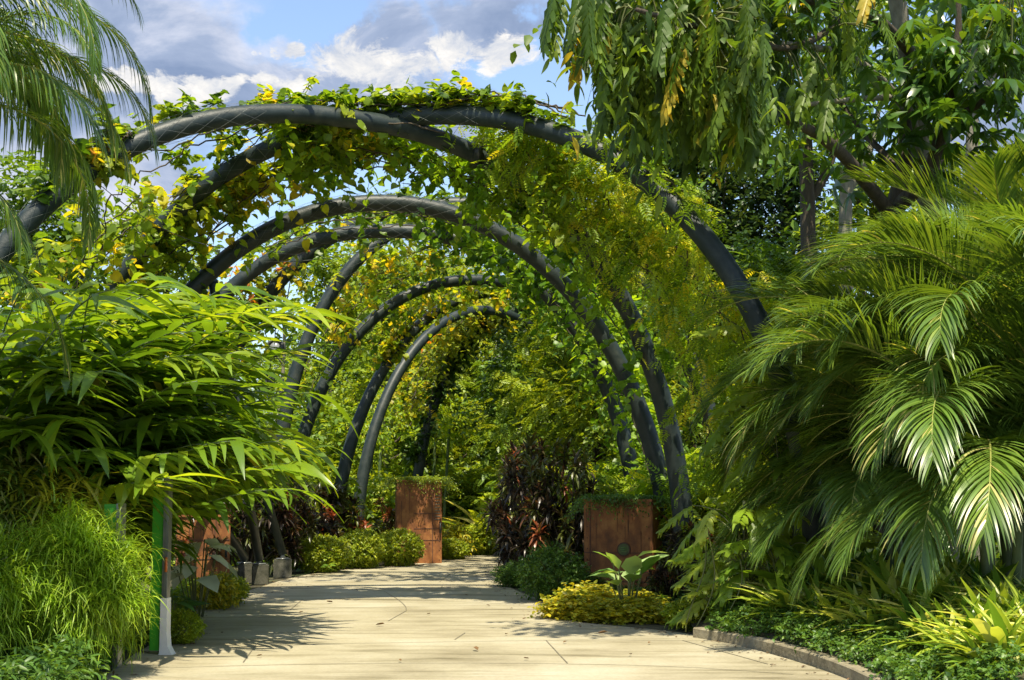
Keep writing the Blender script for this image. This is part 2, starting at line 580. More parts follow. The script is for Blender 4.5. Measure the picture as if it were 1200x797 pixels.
w = bpy.data.worlds.new('World')
sc.world = w
w.use_nodes = True
nt = w.node_tree
nt.nodes.clear()
L = nt.links
sky = nd(nt, 'ShaderNodeTexSky', sky_type='NISHITA', sun_disc=False)
sky.sun_elevation = ELEV
sky.sun_rotation = AZ
sky.air_density = 1.0
sky.dust_density = 1.2
sky.ozone_density = 3.0
bg1 = nd(nt, 'ShaderNodeBackground', Strength=.15)
hs = nd(nt, 'ShaderNodeHueSaturation')
hs.inputs['Saturation'].default_value = .95
hs.inputs['Value'].default_value = .55
L.new(sky.outputs[0], hs.inputs['Color'])
L.new(hs.outputs[0], bg1.inputs[0])
tc = nd(nt, 'ShaderNodeTexCoord')
mp = nd(nt, 'ShaderNodeMapping')
mp.inputs['Scale'].default_value = (1, 1, 1.9)
L.new(tc.outputs['Generated'], mp.inputs[0])


def noise(scale, det, rough, off=(0, 0, 0), dist=0.):
    m_ = nd(nt, 'ShaderNodeMapping')
    m_.inputs['Location'].default_value = off
    L.new(mp.outputs[0], m_.inputs[0])
    n_ = nd(nt, 'ShaderNodeTexNoise', Scale=scale, Detail=det, Roughness=rough, Distortion=dist)
    L.new(m_.outputs[0], n_.inputs['Vector'])
    return n_.outputs['Fac']


def math_(op, a, b):
    n_ = nd(nt, 'ShaderNodeMath', operation=op)
    for i, x in enumerate((a, b)):
        if hasattr(x, 'links'):
            L.new(x, n_.inputs[i])
        elif x is not None:
            n_.inputs[i].default_value = x
    return n_.outputs[0]


wn_ = nd(nt, 'ShaderNodeTexNoise', Scale=9.0, Detail=7.0, Roughness=.6)
L.new(tc.outputs['Generated'], wn_.inputs['Vector'])
ws_ = nd(nt, 'ShaderNodeVectorMath', operation='MULTIPLY_ADD')
L.new(wn_.outputs['Color'], ws_.inputs[0])
ws_.inputs[1].default_value = (.16, .16, .10)
ws_.inputs[2].default_value = (-.08, -.08, -.05)
wa_ = nd(nt, 'ShaderNodeVectorMath', operation='ADD')
L.new(tc.outputs['Generated'], wa_.inputs[0])
L.new(ws_.outputs[0], wa_.inputs[1])
WARP = wa_.outputs[0]


def blob(px, py, rx, ry):
    """soft lump of cloud round a direction of the sky"""
    d = nrm(ray(px, py))
    s_ = nd(nt, 'ShaderNodeVectorMath', operation='SUBTRACT')
    L.new(WARP, s_.inputs[0])
    s_.inputs[1].default_value = d
    k = nd(nt, 'ShaderNodeVectorMath', operation='MULTIPLY')
    L.new(s_.outputs[0], k.inputs[0])
    k.inputs[1].default_value = (F / rx, F / max(rx, ry), F / ry)
    ln = nd(nt, 'ShaderNodeVectorMath', operation='LENGTH')
    L.new(k.outputs[0], ln.inputs[0])
    mr = nd(nt, 'ShaderNodeMapRange', interpolation_type='SMOOTHSTEP')
    mr.inputs['From Min'].default_value = 1.25
    mr.inputs['From Max'].default_value = 0.0
    L.new(ln.outputs['Value'], mr.inputs['Value'])
    return mr.outputs[0]


def total(xs):
    r = xs[0]
    for x in xs[1:]:
        r = math_('MAXIMUM', r, x)
    return r


grey_b = total([blob(250, 110, 330, 60), blob(520, 130, 200, 30), blob(690, 170, 60, 40), blob(60, 40, 200, 120), blob(150, 60, 210, 90), blob(60, 200, 200, 120), blob(420, 40, 90, 55), blob(570, 20, 110, 40), blob(1190, 120, 60, 120)])
blue_b = total([blob(350, 15, 60, 28), blob(655, 120, 70, 90), blob(640, 15, 40, 18)])
white_b = total([blob(440, 75, 150, 44), blob(240, 95, 100, 22), blob(590, 62, 95, 36), blob(510, 45, 60, 30), blob(320, 52, 30, 16), blob(330, 100, 90, 20), blob(170, 110, 130, 22), blob(690, 190, 60, 30)])
gn = noise(5, 7, .55, (3, 1, 0), .3)
gf = nd(nt, 'ShaderNodeMapRange', interpolation_type='SMOOTHSTEP')
gf.inputs['From Min'].default_value = .52
gf.inputs['From Max'].default_value = .78
L.new(math_('SUBTRACT', math_('ADD', gn, math_('MULTIPLY', grey_b, .55)), math_('MULTIPLY', blue_b, .45)), gf.inputs['Value'])
wn = noise(24, 10, .72, (0, 2, 5), .7)
wf = nd(nt, 'ShaderNodeMapRange', interpolation_type='SMOOTHSTEP')
wf.inputs['From Min'].default_value = .70
wf.inputs['From Max'].default_value = .88
L.new(math_('ADD', wn, math_('MULTIPLY', white_b, .50)), wf.inputs['Value'])
gcol = ramp(nt, [(.30, (.075, .105, .17)), (.5, (.135, .165, .23)), (.68, (.28, .29, .33))])
L.new(noise(9, 8, .6, (7, 0, 1), .4), gcol.inputs[0])
wcol = ramp(nt, [(.32, (.19, .21, .25)), (.55, (.31, .305, .30)), (.75, (.42, .40, .375))])
L.new(noise(30, 10, .68, (7, 4, 1), .4), wcol.inputs[0])
bgg = nd(nt, 'ShaderNodeBackground', Strength=1.0)
L.new(gcol.outputs[0], bgg.inputs[0])
bgw = nd(nt, 'ShaderNodeBackground', Strength=1.0)
L.new(wcol.outputs[0], bgw.inputs[0])
m1 = nd(nt, 'ShaderNodeMixShader')
L.new(gf.outputs[0], m1.inputs[0]); L.new(bg1.outputs[0], m1.inputs[1]); L.new(bgg.outputs[0], m1.inputs[2])
m2 = nd(nt, 'ShaderNodeMixShader')
L.new(wf.outputs[0], m2.inputs[0]); L.new(m1.outputs[0], m2.inputs[1]); L.new(bgw.outputs[0], m2.inputs[2])
wo = nd(nt, 'ShaderNodeOutputWorld')
L.new(m2.outputs[0], wo.inputs[0])
sc.view_settings.view_transform = 'Standard'
sc.view_settings.look = 'None'
sc.view_settings.exposure = 1.62
sc.view_settings.gamma = 1
sc.cycles.max_bounces = 7
sc.cycles.diffuse_bounces = 4
sc.cycles.glossy_bounces = 2
sc.cycles.transmission_bounces = 4
sc.cycles.transparent_max_bounces = 4

# ------------------------------------------------------------------ ground, path, kerb
mb = MB()
mb.raw([(-300, -60, 0), (300, -60, 0), (300, 500, 0), (-300, 500, 0)], [(0, 1, 2, 3)])
tag(mb.obj('ground', M['soil']), kind='structure')

left_edge = [gr(*p)[:2] for p in ((60, 860), (118, 797), (160, 765), (200, 745), (222, 712), (275, 698), (345, 676), (400, 668), (470, 662), (512, 656.5))]
right_edge = [gr(*p)[:2] for p in ((1060, 830), (1000, 799), (930, 775), (860, 756), (800, 741), (640, 728), (648, 708), (606, 694), (582, 680), (586, 660))]
left_edge = [np.array([left_edge[0][0], -5.])] + left_edge + [np.array([-1., 40.]), np.array([2.5, 42.5]), np.array([9., 44.])]
right_edge = [np.array([right_edge[0][0] + 1, -5.])] + right_edge + [np.array([1., 37.5]), np.array([4., 39.]), np.array([9., 39.5])]


def resample(pts, n):
    pts = np.array(pts)
    for _ in range(2):
        q = [pts[0]]
        for a, b in zip(pts[:-1], pts[1:]):
            q += [a * .75 + b * .25, a * .25 + b * .75]
        q.append(pts[-1])
        pts = np.array(q)
    d = np.concatenate([[0], np.cumsum(np.linalg.norm(np.diff(pts, axis=0), axis=1))])
    s = np.linspace(0, d[-1], n)
    return np.stack([np.interp(s, d, pts[:, i]) for i in range(pts.shape[1])], 1)


le, re_ = resample(left_edge, 90), resample(right_edge, 90)
mb = MB()
V = []
for a, b in zip(le, re_):
    V += [(a[0], a[1], .012), (b[0], b[1], .012)]
mb.raw(V, [(2 * i, 2 * i + 1, 2 * i + 3, 2 * i + 2) for i in range(89)])
tag(mb.obj('path', M['path']), kind='structure')

# joints and cracks of the paving, thin strips
mb = MB()
joint_lines = [[(455, 697), (466, 703), (476, 712), (476, 717)], [(476, 717), (455, 729)], [(533, 751), (545, 743)], [(515, 683), (528, 673)],
               [(330, 682), (400, 691), (450, 693), (455, 697)], [(455, 693), (560, 688), (600, 687)],
               [(150, 767), (330, 757), (500, 754), (700, 751), (850, 753)], [(215, 724), (330, 716), (480, 712), (640, 708)], [(800, 752), (900, 780)], [(170, 785), (420, 778), (760, 780), (930, 792)], [(300, 757), (285, 778)], [(640, 752), (665, 779)], [(262, 702), (400, 702), (520, 705), (646, 712)], [(355, 703), (340, 716)]]
for ln_ in joint_lines:
    P = resample([gr(*p)[:2] for p in ln_], 14)
    t = np.gradient(P, axis=0)
    nn = np.stack([-t[:, 1], t[:, 0]], 1)
    nn = nn / np.linalg.norm(nn, axis=1, keepdims=True) * .007
    V = [(*(p + s * n_), .0165) for p, n_ in zip(P, nn) for s in (-1, 1)]
    mb.raw(V, [(2 * i, 2 * i + 1, 2 * i + 3, 2 * i + 2) for i in range(13)])
tag(mb.obj('path_joint', solid_mat('joint_gap', (.10, .09, .06), (.18, .16, .11), 8)), kind='structure')

# leaf litter and crumbs of soil gathered along both path edges
rng = np.random.default_rng(55)
mb = MB()
for edge, sg in ((le, 1), (re_, -1)):
    k = rng.integers(0, 80, 900)
    q = edge[k] + rng.normal(0, .05, (900, 2)) + np.array([sg, 0]) * np.abs(rng.normal(0, .22, (900, 1)))
    q = q[q[:, 1] > 11]
    n = len(q)
    mb.inst(T_rhomb(.3, .1), np.column_stack([q, np.full(n, .022)]), rng.normal(0, 1, (n, 3)) * [1, 1, .12], np.tile([0, 0, 1.], (n, 1)), rng.uniform(.015, .06, n), .5)
tag(mb.obj('leaf_litter', M['brownleaf']), 'small brown leaf litter gathered along the path edges', kind='stuff')

# kerb along the right bed
kp = resample([gr(*p)[:2] for p in ((1070, 842), (1010, 803), (940, 776), (870, 758), (812, 748))], 40)
t = nrm(np.gradient(kp, axis=0))
kn = np.stack([t[:, 1], -t[:, 0]], 1)
kn = kn * np.sign(kn[:, :1])
prof = [(0, 0), (.005, .115), (.02, .13), (.13, .13), (.15, .115), (.15, 0)]
V = [(kp[i, 0] + kn[i, 0] * a, kp[i, 1] + kn[i, 1] * a, z) for i in range(40) for a, z in prof]
Q = [(i * 6 + j, i * 6 + j + 1, (i + 1) * 6 + j + 1, (i + 1) * 6 + j) for i in range(39) for j in range(5)]
Q += [(0, 1, 2, 3)] and []
mb = MB(); mb.raw(V, Q)
mb.raw([V[-6], V[-5], V[-2], V[-1]], [(0, 1, 2, 3)])
tag(mb.obj('kerb', M['kerb'], smooth=False), kind='structure')

def bed_z(x, y):
    j = np.argmin(abs(kp[:, 1] - y))
    d = x - (kp[j, 0] + .15) if y < kp[:, 1].max() else min(x - 2.2, (x - 2.2) * .8)
    return .08 + .40 * min(1, max(0, d / 1.6)) ** .8


mb = MB()
gx, gy = np.linspace(0, 1, 24), np.linspace(-2, 19.5, 60)
V = []
for y in gy:
    j = np.argmin(abs(kp[:, 1] - y))
    x0 = kp[j, 0] + .14 if y < kp[:, 1].max() else 2.25
    for g_ in gx:
        x = x0 + (9 - x0) * g_ ** 1.6
        V.append((x, y, bed_z(x, y) + .02 * math.sin(x * 7 + y * 5) - (.10 if y > 19 else 0)))
mb.raw(V, [(i * 24 + j, i * 24 + j + 1, (i + 1) * 24 + j + 1, (i + 1) * 24 + j) for i in range(59) for j in range(23)])
tag(mb.obj('planting_bed', M['soil']), kind='structure')

# ------------------------------------------------------------------ arches
ARCH = {
    'P': (-7.65, 17.59, 2.80, 23.09, 7.18, 2.29), 'Q': (-7.62, 23.26, 3.98, 18.57, 7.33, 2.28),
    'R': (-6.90, 22.98, 2.71, 24.30, 6.59, 2.06), 'S': (-7.40, 27.62, 2.47, 27.60, 6.83, 2.24),
    'Z': (-6.50, 28.93, 4.48, 29.49, 7.69, 2.28), 'T': (-5.32, 31.95, 5.47, 35.48, 8.43, 2.54),
    'U': (-5.39, 34.17, 3.94, 37.71, 7.06, 2.16), 'V': (-4.44, 35.75, 3.95, 41.84, 7.12, 1.99),
    'W': (-4.18, 38.47, 3.06, 46.69, 7.09, 2.04), 'X': (-2.94, 42.51, 4.01, 46.63, 7.35, 2.08),
    'Y': (-0.06, 45.31, 5.64, 45.83, 7.03, 2.13)}


def arch_pt(k, t):
    if k in ('BACK', 'FRONT'):
        t = np.asarray(t, float)
        a, b = ('Q', 'P') if k == 'BACK' else ('P', 'Q')
        m = (t < .46)[..., None]
        return np.where(m, arch_pt(a, t), arch_pt(b, t))
    xl, yl, xr, yr, H, e = ARCH[k]
    t = np.asarray(t, float) * PI
    c, s = np.cos(t), np.sin(t)
    cc = np.sign(c) * np.abs(c) ** (2 / e)
    ss = np.abs(s) ** (2 / e)
    return np.stack([(xl + xr) / 2 - cc * (xr - xl) / 2, (yl + yr) / 2 - cc * (yr - yl) / 2, H * ss], -1)


alabel = {
    'P': 'big front steel arch rising at the left edge and landing beside the right rusty planter',
    'Q': 'big front steel arch whose right leg curves down behind the large palm',
    'R': 'second dark steel arch hung with wire netting on its crown, bare on the left',
    'S': 'dark steel arch just inside the second one, cream line of light below it',
    'Z': 'short visible steel arch behind the orange leaved vine on the left',
    'T': 'steel arch rising steeply behind the two hanging lamps on the left',
    'U': 'slender steel arch with vine leaves growing over its left haunch',
    'V': 'steel arch with its foot left of the far planter and lime leaves on its bend',
    'W': 'steel arch leg landing just beside the round hedges, behind its twin',
    'X': 'steel arch wrapped in thick ivy directly above the far planter',
    'Y': 'farthest steel arch leg standing before the dark trees at path end'}
arch_root = {}
for k in ARCH:
    root = thing('garden_arch', alabel[k], 'arch', (*ARCH[k][:2], 0), group='dark steel arches over the path')
    arch_root[k] = root
    org = np.array([*ARCH[k][:2], 0])
    t = np.linspace(0, 1, 90)
    P = arch_pt(k, t)
    d = np.concatenate([[0], np.cumsum(np.linalg.norm(np.diff(P, axis=0), axis=1))])
    s = np.linspace(0, d[-1], 110)
    P = np.stack([np.interp(s, d, P[:, i]) for i in range(3)], 1)
    u = np.linspace(-1, 1, 110)
    R = .142 + .045 * np.abs(u) ** 3
    mb = MB(); mb.tube(P - org, R, 18)
    mb.obj('pipe', M['steel'], root)
    # flanged joints
    for q in (.3, .5, .7):
        i = int(q * 109)
        mb = MB(); mb.tube(P[i - 1:i + 1] * [[1], [1]] - org, R[i] + .012, 18) if False else None
    for i in (0, -1):
        mb = MB()
        c = P[i] - org
        th = np.linspace(0, 2 * PI, 17)[:-1]
        mb.tube([c + [0, 0, .013], c + [0, 0, .04]], .27, 16)
        for a in range(6):
            ca = c + [.22 * math.cos(a * PI / 3), .22 * math.sin(a * PI / 3), 0]
            mb.tube([ca + [0, 0, .035], ca + [0, 0, .08]], .018, 6)
        mb.obj('base_plate', M['dark'], root)
    if k in 'PQRST':
        # wire netting drawn round the crown
        mb = MB()
        tg = nrm(np.gradient(P, axis=0))
        up = np.array([0, 0, 1.])
        ra = {'P': [(8, 48)], 'Q': [(30, 62)], 'R': [(38, 66)], 'S': [(40, 60)], 'T': [(30, 44)]}[k]
        for a0, a1 in ra:
            for h in range(6):
                for sg in (1, -1):
                    ii = np.linspace(a0, a1, (a1 - a0) * 3)
                    pp = np.stack([np.interp(ii, np.arange(110), P[:, j]) for j in range(3)], 1)
                    tt = nrm(np.stack([np.interp(ii, np.arange(110), tg[:, j]) for j in range(3)], 1))
                    A = nrm(np.cross(tt, up + 0 * tt)); B = np.cross(tt, A)
                    ph = sg * (ii - a0) * .55 + h * 2 * PI / 6
                    mb.tube(pp + (A * np.cos(ph)[:, None] + B * np.sin(ph)[:, None]) * .178 - org, .0020, 3, cap=False)
        mb.obj('wire_netting', M['wire'], root)
# clamp on the P arch
i_ = arch_pt('P', .60)
mb = MB()
o_ = np.array([*ARCH['P'][:2], 0])
mb.box(i_ - o_ + [0, -.02, .02], (.12, .40, .40), .3, .015)
mb.box(i_ - o_ + [.12, -.05, .22], (.32, .10, .05), .3, .01)
mb.obj('clamp', M['dark'], arch_root['P'])

# thin steel cables running from arch to arch
def cable(a, ta, b, tb, sag=.25, label=''):
    A_, B_ = arch_pt(a, ta), arch_pt(b, tb)
    k = np.linspace(0, 1, 14)[:, None]
    P = A_ * (1 - k) + B_ * k - np.array([0, 0, 1.]) * sag * 4 * k * (1 - k) + [0, 0, .05]
    mb = MB(); mb.tube(P - A_, .007, 4)
    return tag(mb.obj('cable', M['wire'], None, A_), label, 'cable')


cable('P', .3, 'R', .33, label='thin wire cable sagging from left haunch of the front arch to the second')
cable('P', .42, 'R', .45, label='thin wire cable near the crown, front arch to second arch')
cable('Q', .62, 'R', .60, label='thin wire cable on the right, between front crown and second arch')
cable('S', .35, 'T', .45, .35, label='slack wire cable inside the tunnel, running left to the steep arch')
cable('T', .55, 'V', .5, .3, label='deepest wire cable inside the tunnel under the yellow vines')

# raking props on concrete blocks
def prop(px, py, Yb, top, lab, bl=None):
    base = gr(px, py)
    base = np.array([base[0], base[1], .38])
    top = np.array(top)
    root = thing('arch_prop', lab, 'prop', base, group='raking props of the arches')
    mb = MB(); mb.tube([base - base + [0, 0, .1], (top - base) * .97], .085, 12)
    mb.obj('tube', M['steel'], root)
    mb = MB(); mb.tube([[0, 0, .11], nrm(top - base) * .0 + [0, 0, .0]], .05, 8)
    mb.box((0, 0, .012), (.26, .26, .02), .2, .004)
    mb.obj('foot_plate', M['silver'], root)
    return root


def block(px, py, wd, lab, rz=.15):
    b = gr(px, py)
    mb = MB(); mb.box((0, 0, .19), (wd, wd, .38), rz, .018)
    tag(mb.obj('concrete_block', M['concrete'], None, (b[0], b[1], .0), smooth=False), lab, 'block', 'concrete footings of the props')


block(289, 684, .32, 'mossy concrete footing left of its close twin, under the near prop')
block(305, 685.5, .30, 'concrete footing pressed against the right side of its twin', .1)
block(331, 677.5, .36, 'concrete footing standing alone beside the hedge, farther prop on it')
prop(303, 685.5, 26, arch_pt('R', .30), 'near raking prop on the paired concrete footings')
prop(331, 677.5, 28, arch_pt('S', .27), 'longer raking prop on the lone concrete footing')
prop(286, 684, 26, arch_pt('R', .17), 'short raking prop half hidden behind the near one')


# ------------------------------------------------------------------ climbing vines on the arches
def vine(name, label, a, b, t0, t1, s0, s1, n, m, ln, size, mat, seed, tm=HEART, droop=.9, clump=26, spread=.07, tint=.4, tj=.18, lift=0., bias=None, thick=.2, cat='vine'):
    rng = np.random.default_rng(seed)
    ct = rng.uniform(t0, t1, clump)
    if bias:
        ct = t0 + (t1 - t0) * rng.uniform(0, 1, clump) ** bias
    cs = rng.uniform(s0, s1, clump)
    j = rng.integers(0, clump, n)
    t = np.clip(ct[j] + rng.normal(0, spread * .5, n), t0, t1)
    s = np.clip(cs[j] + rng.normal(0, spread * 2.4, n), s0, s1)
    P = arch_pt(a, t) * (1 - s[:, None]) + arch_pt(b, t) * s[:, None]
    out = nrm((P - [-2.2, 0, 2.]) * [1, 0, 1])
    P = P + rng.normal(0, thick, (n, 3)) + [0, 0, lift] + out * (.28 if lift <= 0 else 0)
    D = rng.normal(0, 1, (n, 3)) * [1, 1, .6] + ([0, 0, .1] if lift <= 0 else [0, 0, .7])
    org = P.mean(0); org[2] = 0
    root = thing(name, label, cat, org)
    lf, tw = MB(), MB()
    ctint = rng.normal(0, tj * .8, clump)
    sprays(rng, lf, P - org, D, rng.uniform(.5, 1.3, n) * ln, m, droop, tm, size, tint + ctint[j], tj, (tw, 2), .005)
    # woody runners following the surface
    for q in range(4):
        tt = np.linspace(t0, t1, 40)
        ss = np.clip(rng.uniform(s0, s1) + np.cumsum(rng.normal(0, .03, 40)), s0, s1)[:, None]
        pr = arch_pt(a, tt) * (1 - ss) + arch_pt(b, tt) * ss + np.cumsum(rng.normal(0, .02, (40, 3)), 0) + [0, 0, .1 + lift * .5]
        pr[:, 2] = np.maximum(pr[:, 2], .05)
        tw.tube(pr - org, .012, 4, cap=False)
    lf.obj('foliage', mat, root)
    tw.obj('stem', M['bark'], root)
    return root


# crest along the front arches
vine('climbing_vine', 'row of rounded leaves growing along the top of the front arch crown', 'P', 'Q', .30, .56, .0, 1., 230, 6, .26, .135, M['vine'], 1, droop=.2, lift=.26, clump=34, spread=.02, tint=.5, thick=.05)
vine('climbing_vine', 'thin upright vine shoots on the right shoulder of the front arch', 'Q', 'Q', .50, .64, 0, 1, 90, 6, .34, .14, M['vine'], 2, droop=.15, lift=.2, clump=18, spread=.02, tint=.5, thick=.05)
vine('climbing_vine', 'golden yellow vine cluster on the left shoulder of the front arch', 'P', 'P', .300, .325, 0, 1, 60, 6, .30, .15, M['vine_gold'], 3, droop=.6, clump=4, spread=.01, tint=.5, thick=.10, lift=.1)
vine('climbing_vine', 'green vine tuft on top of the left haunch of the front arch', 'P', 'P', .26, .33, 0, 1, 45, 6, .35, .17, M['vine'], 4, droop=.1, lift=.22, clump=6, spread=.01, tint=.35, thick=.05)
# canopy between front pair and second arch
vine('climbing_vine', 'yellowish vine canopy hanging left of centre behind the front arches', 'BACK', 'R', .20, .52, .12, .72, 330, 8, .5, .17, M['vine'], 5, clump=34, tint=.66, spread=.045, thick=.12, droop=.6)
vine('climbing_vine', 'dark green vine canopy hanging right of centre under the front arches', 'BACK', 'R', .46, .66, .10, .62, 250, 8, .5, .16, M['vine_green'], 6, clump=24, tint=.8, thick=.14, droop=.6)
vine('climbing_vine', 'loose yellow leaves under the crossing of the front arches', 'BACK', 'R', .36, .50, .1, .35, 60, 8, .6, .17, M['vine'], 7, clump=9, tint=.62, spread=.02)
vine('climbing_vine', 'yellow vine spreading between the left legs of the front arches', 'P', 'Q', .12, .30, .35, .9, 130, 8, .6, .18, M['vine'], 8, clump=16, tint=.6)
vine('climbing_vine', 'orange tinted vine on the left legs of the inner arches', 'S', 'Z', .18, .30, .2, .9, 110, 8, .5, .15, M['vine_gold'], 9, clump=14, tint=.5, tj=.25)
vine('climbing_vine', 'lime vine fringe between the second and third arch crowns', 'R', 'S', .36, .60, .35, .9, 130, 7, .35, .15, M['vine'], 10, clump=18, tint=.5, thick=.08, droop=.4)
vine('climbing_vine', 'deep green vine draped down the right haunch of the second arch', 'R', 'S', .56, .80, .38, 1., 240, 8, .55, .16, M['vine_green'], 11, clump=28, tint=.5)
vine('climbing_vine', 'bright leaf strands trailing on the right legs behind the near planter', 'R', 'S', .76, .93, .0, .9, 60, 7, .5, .16, M['vine_green'], 12, clump=18, tint=.85)
vine('climbing_vine', 'yellow green canopy of the third bay, seen under the second arch', 'S', 'T', .36, .62, .1, .9, 280, 8, .5, .16, M['vine'], 13, clump=30, tint=.55, droop=.6)
vine('climbing_vine', 'shaded green curtain inside the right side of the tunnel', 'S', 'U', .62, .88, .1, .9, 330, 8, .6, .17, M['vine_green'], 14, clump=34, tint=.5)
vine('climbing_vine', 'golden green vine on the left wall behind the steep arch', 'T', 'U', .16, .46, .15, .85, 210, 8, .5, .15, M['vine'], 15, clump=26, tint=.66)
vine('climbing_vine', 'yellow vine roof between the deeper arches', 'U', 'V', .28, .58, .15, .85, 190, 8, .5, .15, M['vine'], 16, clump=22, tint=.66)
vine('climbing_vine', 'clump of lime leaves lying on the bend of the far arch', 'V', 'V', .25, .31, 0, 1, 70, 8, .3, .15, M['vine'], 17, clump=6, spread=.02, tint=.72, thick=.10)
vine('climbing_vine', 'golden vine hanging left of the ivy clad far arch', 'W', 'X', .18, .44, .4, 1., 230, 8, .55, .15, M['vine_gold'], 18, clump=22, tint=.42)
vine('climbing_vine', 'dense ivy wrapped round the far arch above the far planter', 'X', 'X', .08, .42, 0, 1, 300, 7, .3, .17, M['vine_dark'], 19, clump=40, spread=.05, tint=.6, thick=.16)
vine('climbing_vine', 'pale leaf sprays on the farthest arch leg', 'Y', 'Y', .12, .46, 0, 1, 70, 7, .45, .17, M['vine'], 20, clump=14, tint=.5, thick=.14)
# feathery climber between the right legs
vine('feathery_creeper', 'bright feathery creeper filling the gap below the front arch right shoulder', 'P', 'Q', .60, .76, .10, .66, 300, 7, .55, .24, M['feather'], 22, tm=PINN, clump=34, tint=.65, spread=.05, thick=.16)
vine('feathery_creeper', 'yellow green creeper curtain hanging beside the palm, lower right leg', 'P', 'Q', .74, .92, .30, .85, 300, 7, .6, .24, M['feather'], 23, tm=PINN, clump=44, tint=.65, thick=.25)
vine('feathery_creeper', 'leafy creeper sprays sitting on the right shoulder of the front arch', 'Q', 'Q', .66, .75, 0, 1, 45, 6, .5, .24, M['feather'], 24, tm=PINN, clump=12, tint=.4, droop=.5, lift=.1, thick=.08)
vine('climbing_vine', 'green leaf masses between the second arch and the front arch right leg', 'R', 'P', .62, .84, .5, .95, 130, 7, .6, .18, M['vine_green'], 25, clump=26, tint=.7)

# hanging strand of yellow leaves at the right shoulder
def strand(pt, ln, n, label, seed, mat='vine'):
    rng = np.random.default_rng(seed)
    root = thing('hanging_vine', label, 'vine', pt)
    lf, tw = MB(), MB()
    z = -np.linspace(-.35, ln, n)
    wv = np.stack([.04 * np.sin(z * 3), .05 * np.cos(z * 2), z], 1)
    tw.tube(wv, .006, 4)
    for r_ in range(3):
        sprays(rng, lf, wv, rng.normal(0, 1, (n, 3)) * [1, 1, .3], .22, 3, .8, HEART, .13, .62, .12)
    lf.obj('foliage', M[mat], root); tw.obj('stem', M['bark'], root)


strand(at(655, 185, 20.4), 1.1, 14, 'yellow leaf strand hanging across the front arch right of its crown', 31)
strand(at(640, 200, 20.2), .9, 16, 'shorter yellow leaf strand beside the long one', 32)
strand(at(560, 470 - 250, 21), .5, 10, 'small green strand under the crown clamp', 33, 'vine_green')

# ------------------------------------------------------------------ rusty planters
def planter(label, c, wd, dp, h, rz, kind):
    root = thing('corten_planter', label, 'planter', (c[0], c[1], 0), rz)
    mb = MB()
    th = .02
    # four walls and a soil-filled top
    mb.box((0, -dp / 2, h / 2), (wd, th, h), 0, .004)
    mb.box((0, dp / 2, h / 2), (wd, th, h), 0, .004)
    mb.box((-wd / 2 + th / 2 - .012, 0, h / 2), (th, dp - th * 1.2, h - .006), 0, .004)
    mb.box((wd / 2 - th / 2 + .012, 0, h / 2), (th, dp - th * 1.2, h - .006), 0, .004)
    mb.obj('body', M['corten'], root, smooth=False)
    mb = MB(); mb.box((0, 0, h - .12), (wd - .06, dp - .05, .1)); mb.obj('soil', M['soil'], root)
    fy = -dp / 2 - th / 2 - .004
    if kind == 'right':
        seams = [((0, .44 * h + .03), (wd, .014)), ((-.0, .17 * h), (wd, .014)), ((-.5 * wd + .10, h / 2), (.014, h))]
    elif kind == 'far':
        seams = [((.18 * wd, .60 * h), (.60 * wd, .016)), ((.18 * wd, .42 * h), (.6 * wd, .016)), ((.18 * wd, .28 * h), (.6 * wd, .016)), ((.30 * wd, .5 * h), (.018, h))]
    else:
        seams = [((0, .66 * h), (wd, .015)), ((0, .40 * h), (wd, .015)), ((.2 * wd, .4 * h), (.015, .8 * h))]
    for (sx, sz), (sw, sh) in seams:
        mb = MB(); mb.box((sx, fy, sz), (sw, .008, sh)); mb.obj('seam', M['corten_dark'], root, smooth=False)
    # rivets along the panel edges
    mb = MB()
    for i in range(9):
        for xx in (-wd / 2 + .05, wd / 2 - .05):
            zc = .1 + i * (h - .2) / 8
            mb.tube([(xx, fy + .004, zc), (xx, fy - .01, zc)], .009, 6)
    mb.obj('rivet_row', M['corten_dark'], root)
    rs = np.random.default_rng(int(h * 100))
    mb = MB()
    for i in range(12):
        x = rs.uniform(-wd / 2 + .03, wd / 2 - .03); l = rs.uniform(.12, .7); ww = rs.uniform(.004, .014); z0 = h - .05 - rs.uniform(0, .5)
        mb.raw([(x - ww, fy + .003, z0), (x + ww, fy + .003, z0), (x + ww * .3, fy + .003, z0 - l), (x - ww * .3, fy + .003, z0 - l)], [(0, 3, 2, 1)])
    mb.obj('rust_streaks', M['corten_streak'], root, smooth=False)
    mb = MB(); mb.box((0, -dp / 2 - th, h - .02), (wd + .02, .03, .04), 0, .004)
    mb.obj('rim', M['corten'], root, smooth=False)
    return root, fy


pr, fy = planter('square rusty planter right of the path with round green disc, near the bold leafed plant', gr(737, 702) + [0, .62, 0], 1.14, 1.1, 1.62, -.30, 'right')
mb = MB()
mb.tube([(.10, fy + .002, .80), (.10, fy - .022, .80)], .115, 28)
mb.obj('disc_rim', M['corten_dark'], pr, smooth=False)
mb = MB(); mb.tube([(.10, fy - .018, .80), (.10, fy - .028, .80)], .092, 28)
d_ = mb.obj('disc', solid_mat('green_disc', (.05, .08, .02), (.10, .12, .03), 14), pr, smooth=False)
mb = MB()
for i, wl in enumerate((.09, .11, .07)):
    mb.box((.10, fy - .031, .83 - i * .028), (wl, .003, .009))
mb.obj('raised_mark', M['bigleaf'], d_)
for i, zz in enumerate((1.36, 1.18, 1.0)):
    mb = MB(); mb.box((-.53 - .016, -.30, zz), (.010, .17, .13), 0, .002)
    mb.obj('small_plate', M['silver'] if i == 0 else M['corten_dark'], pr)

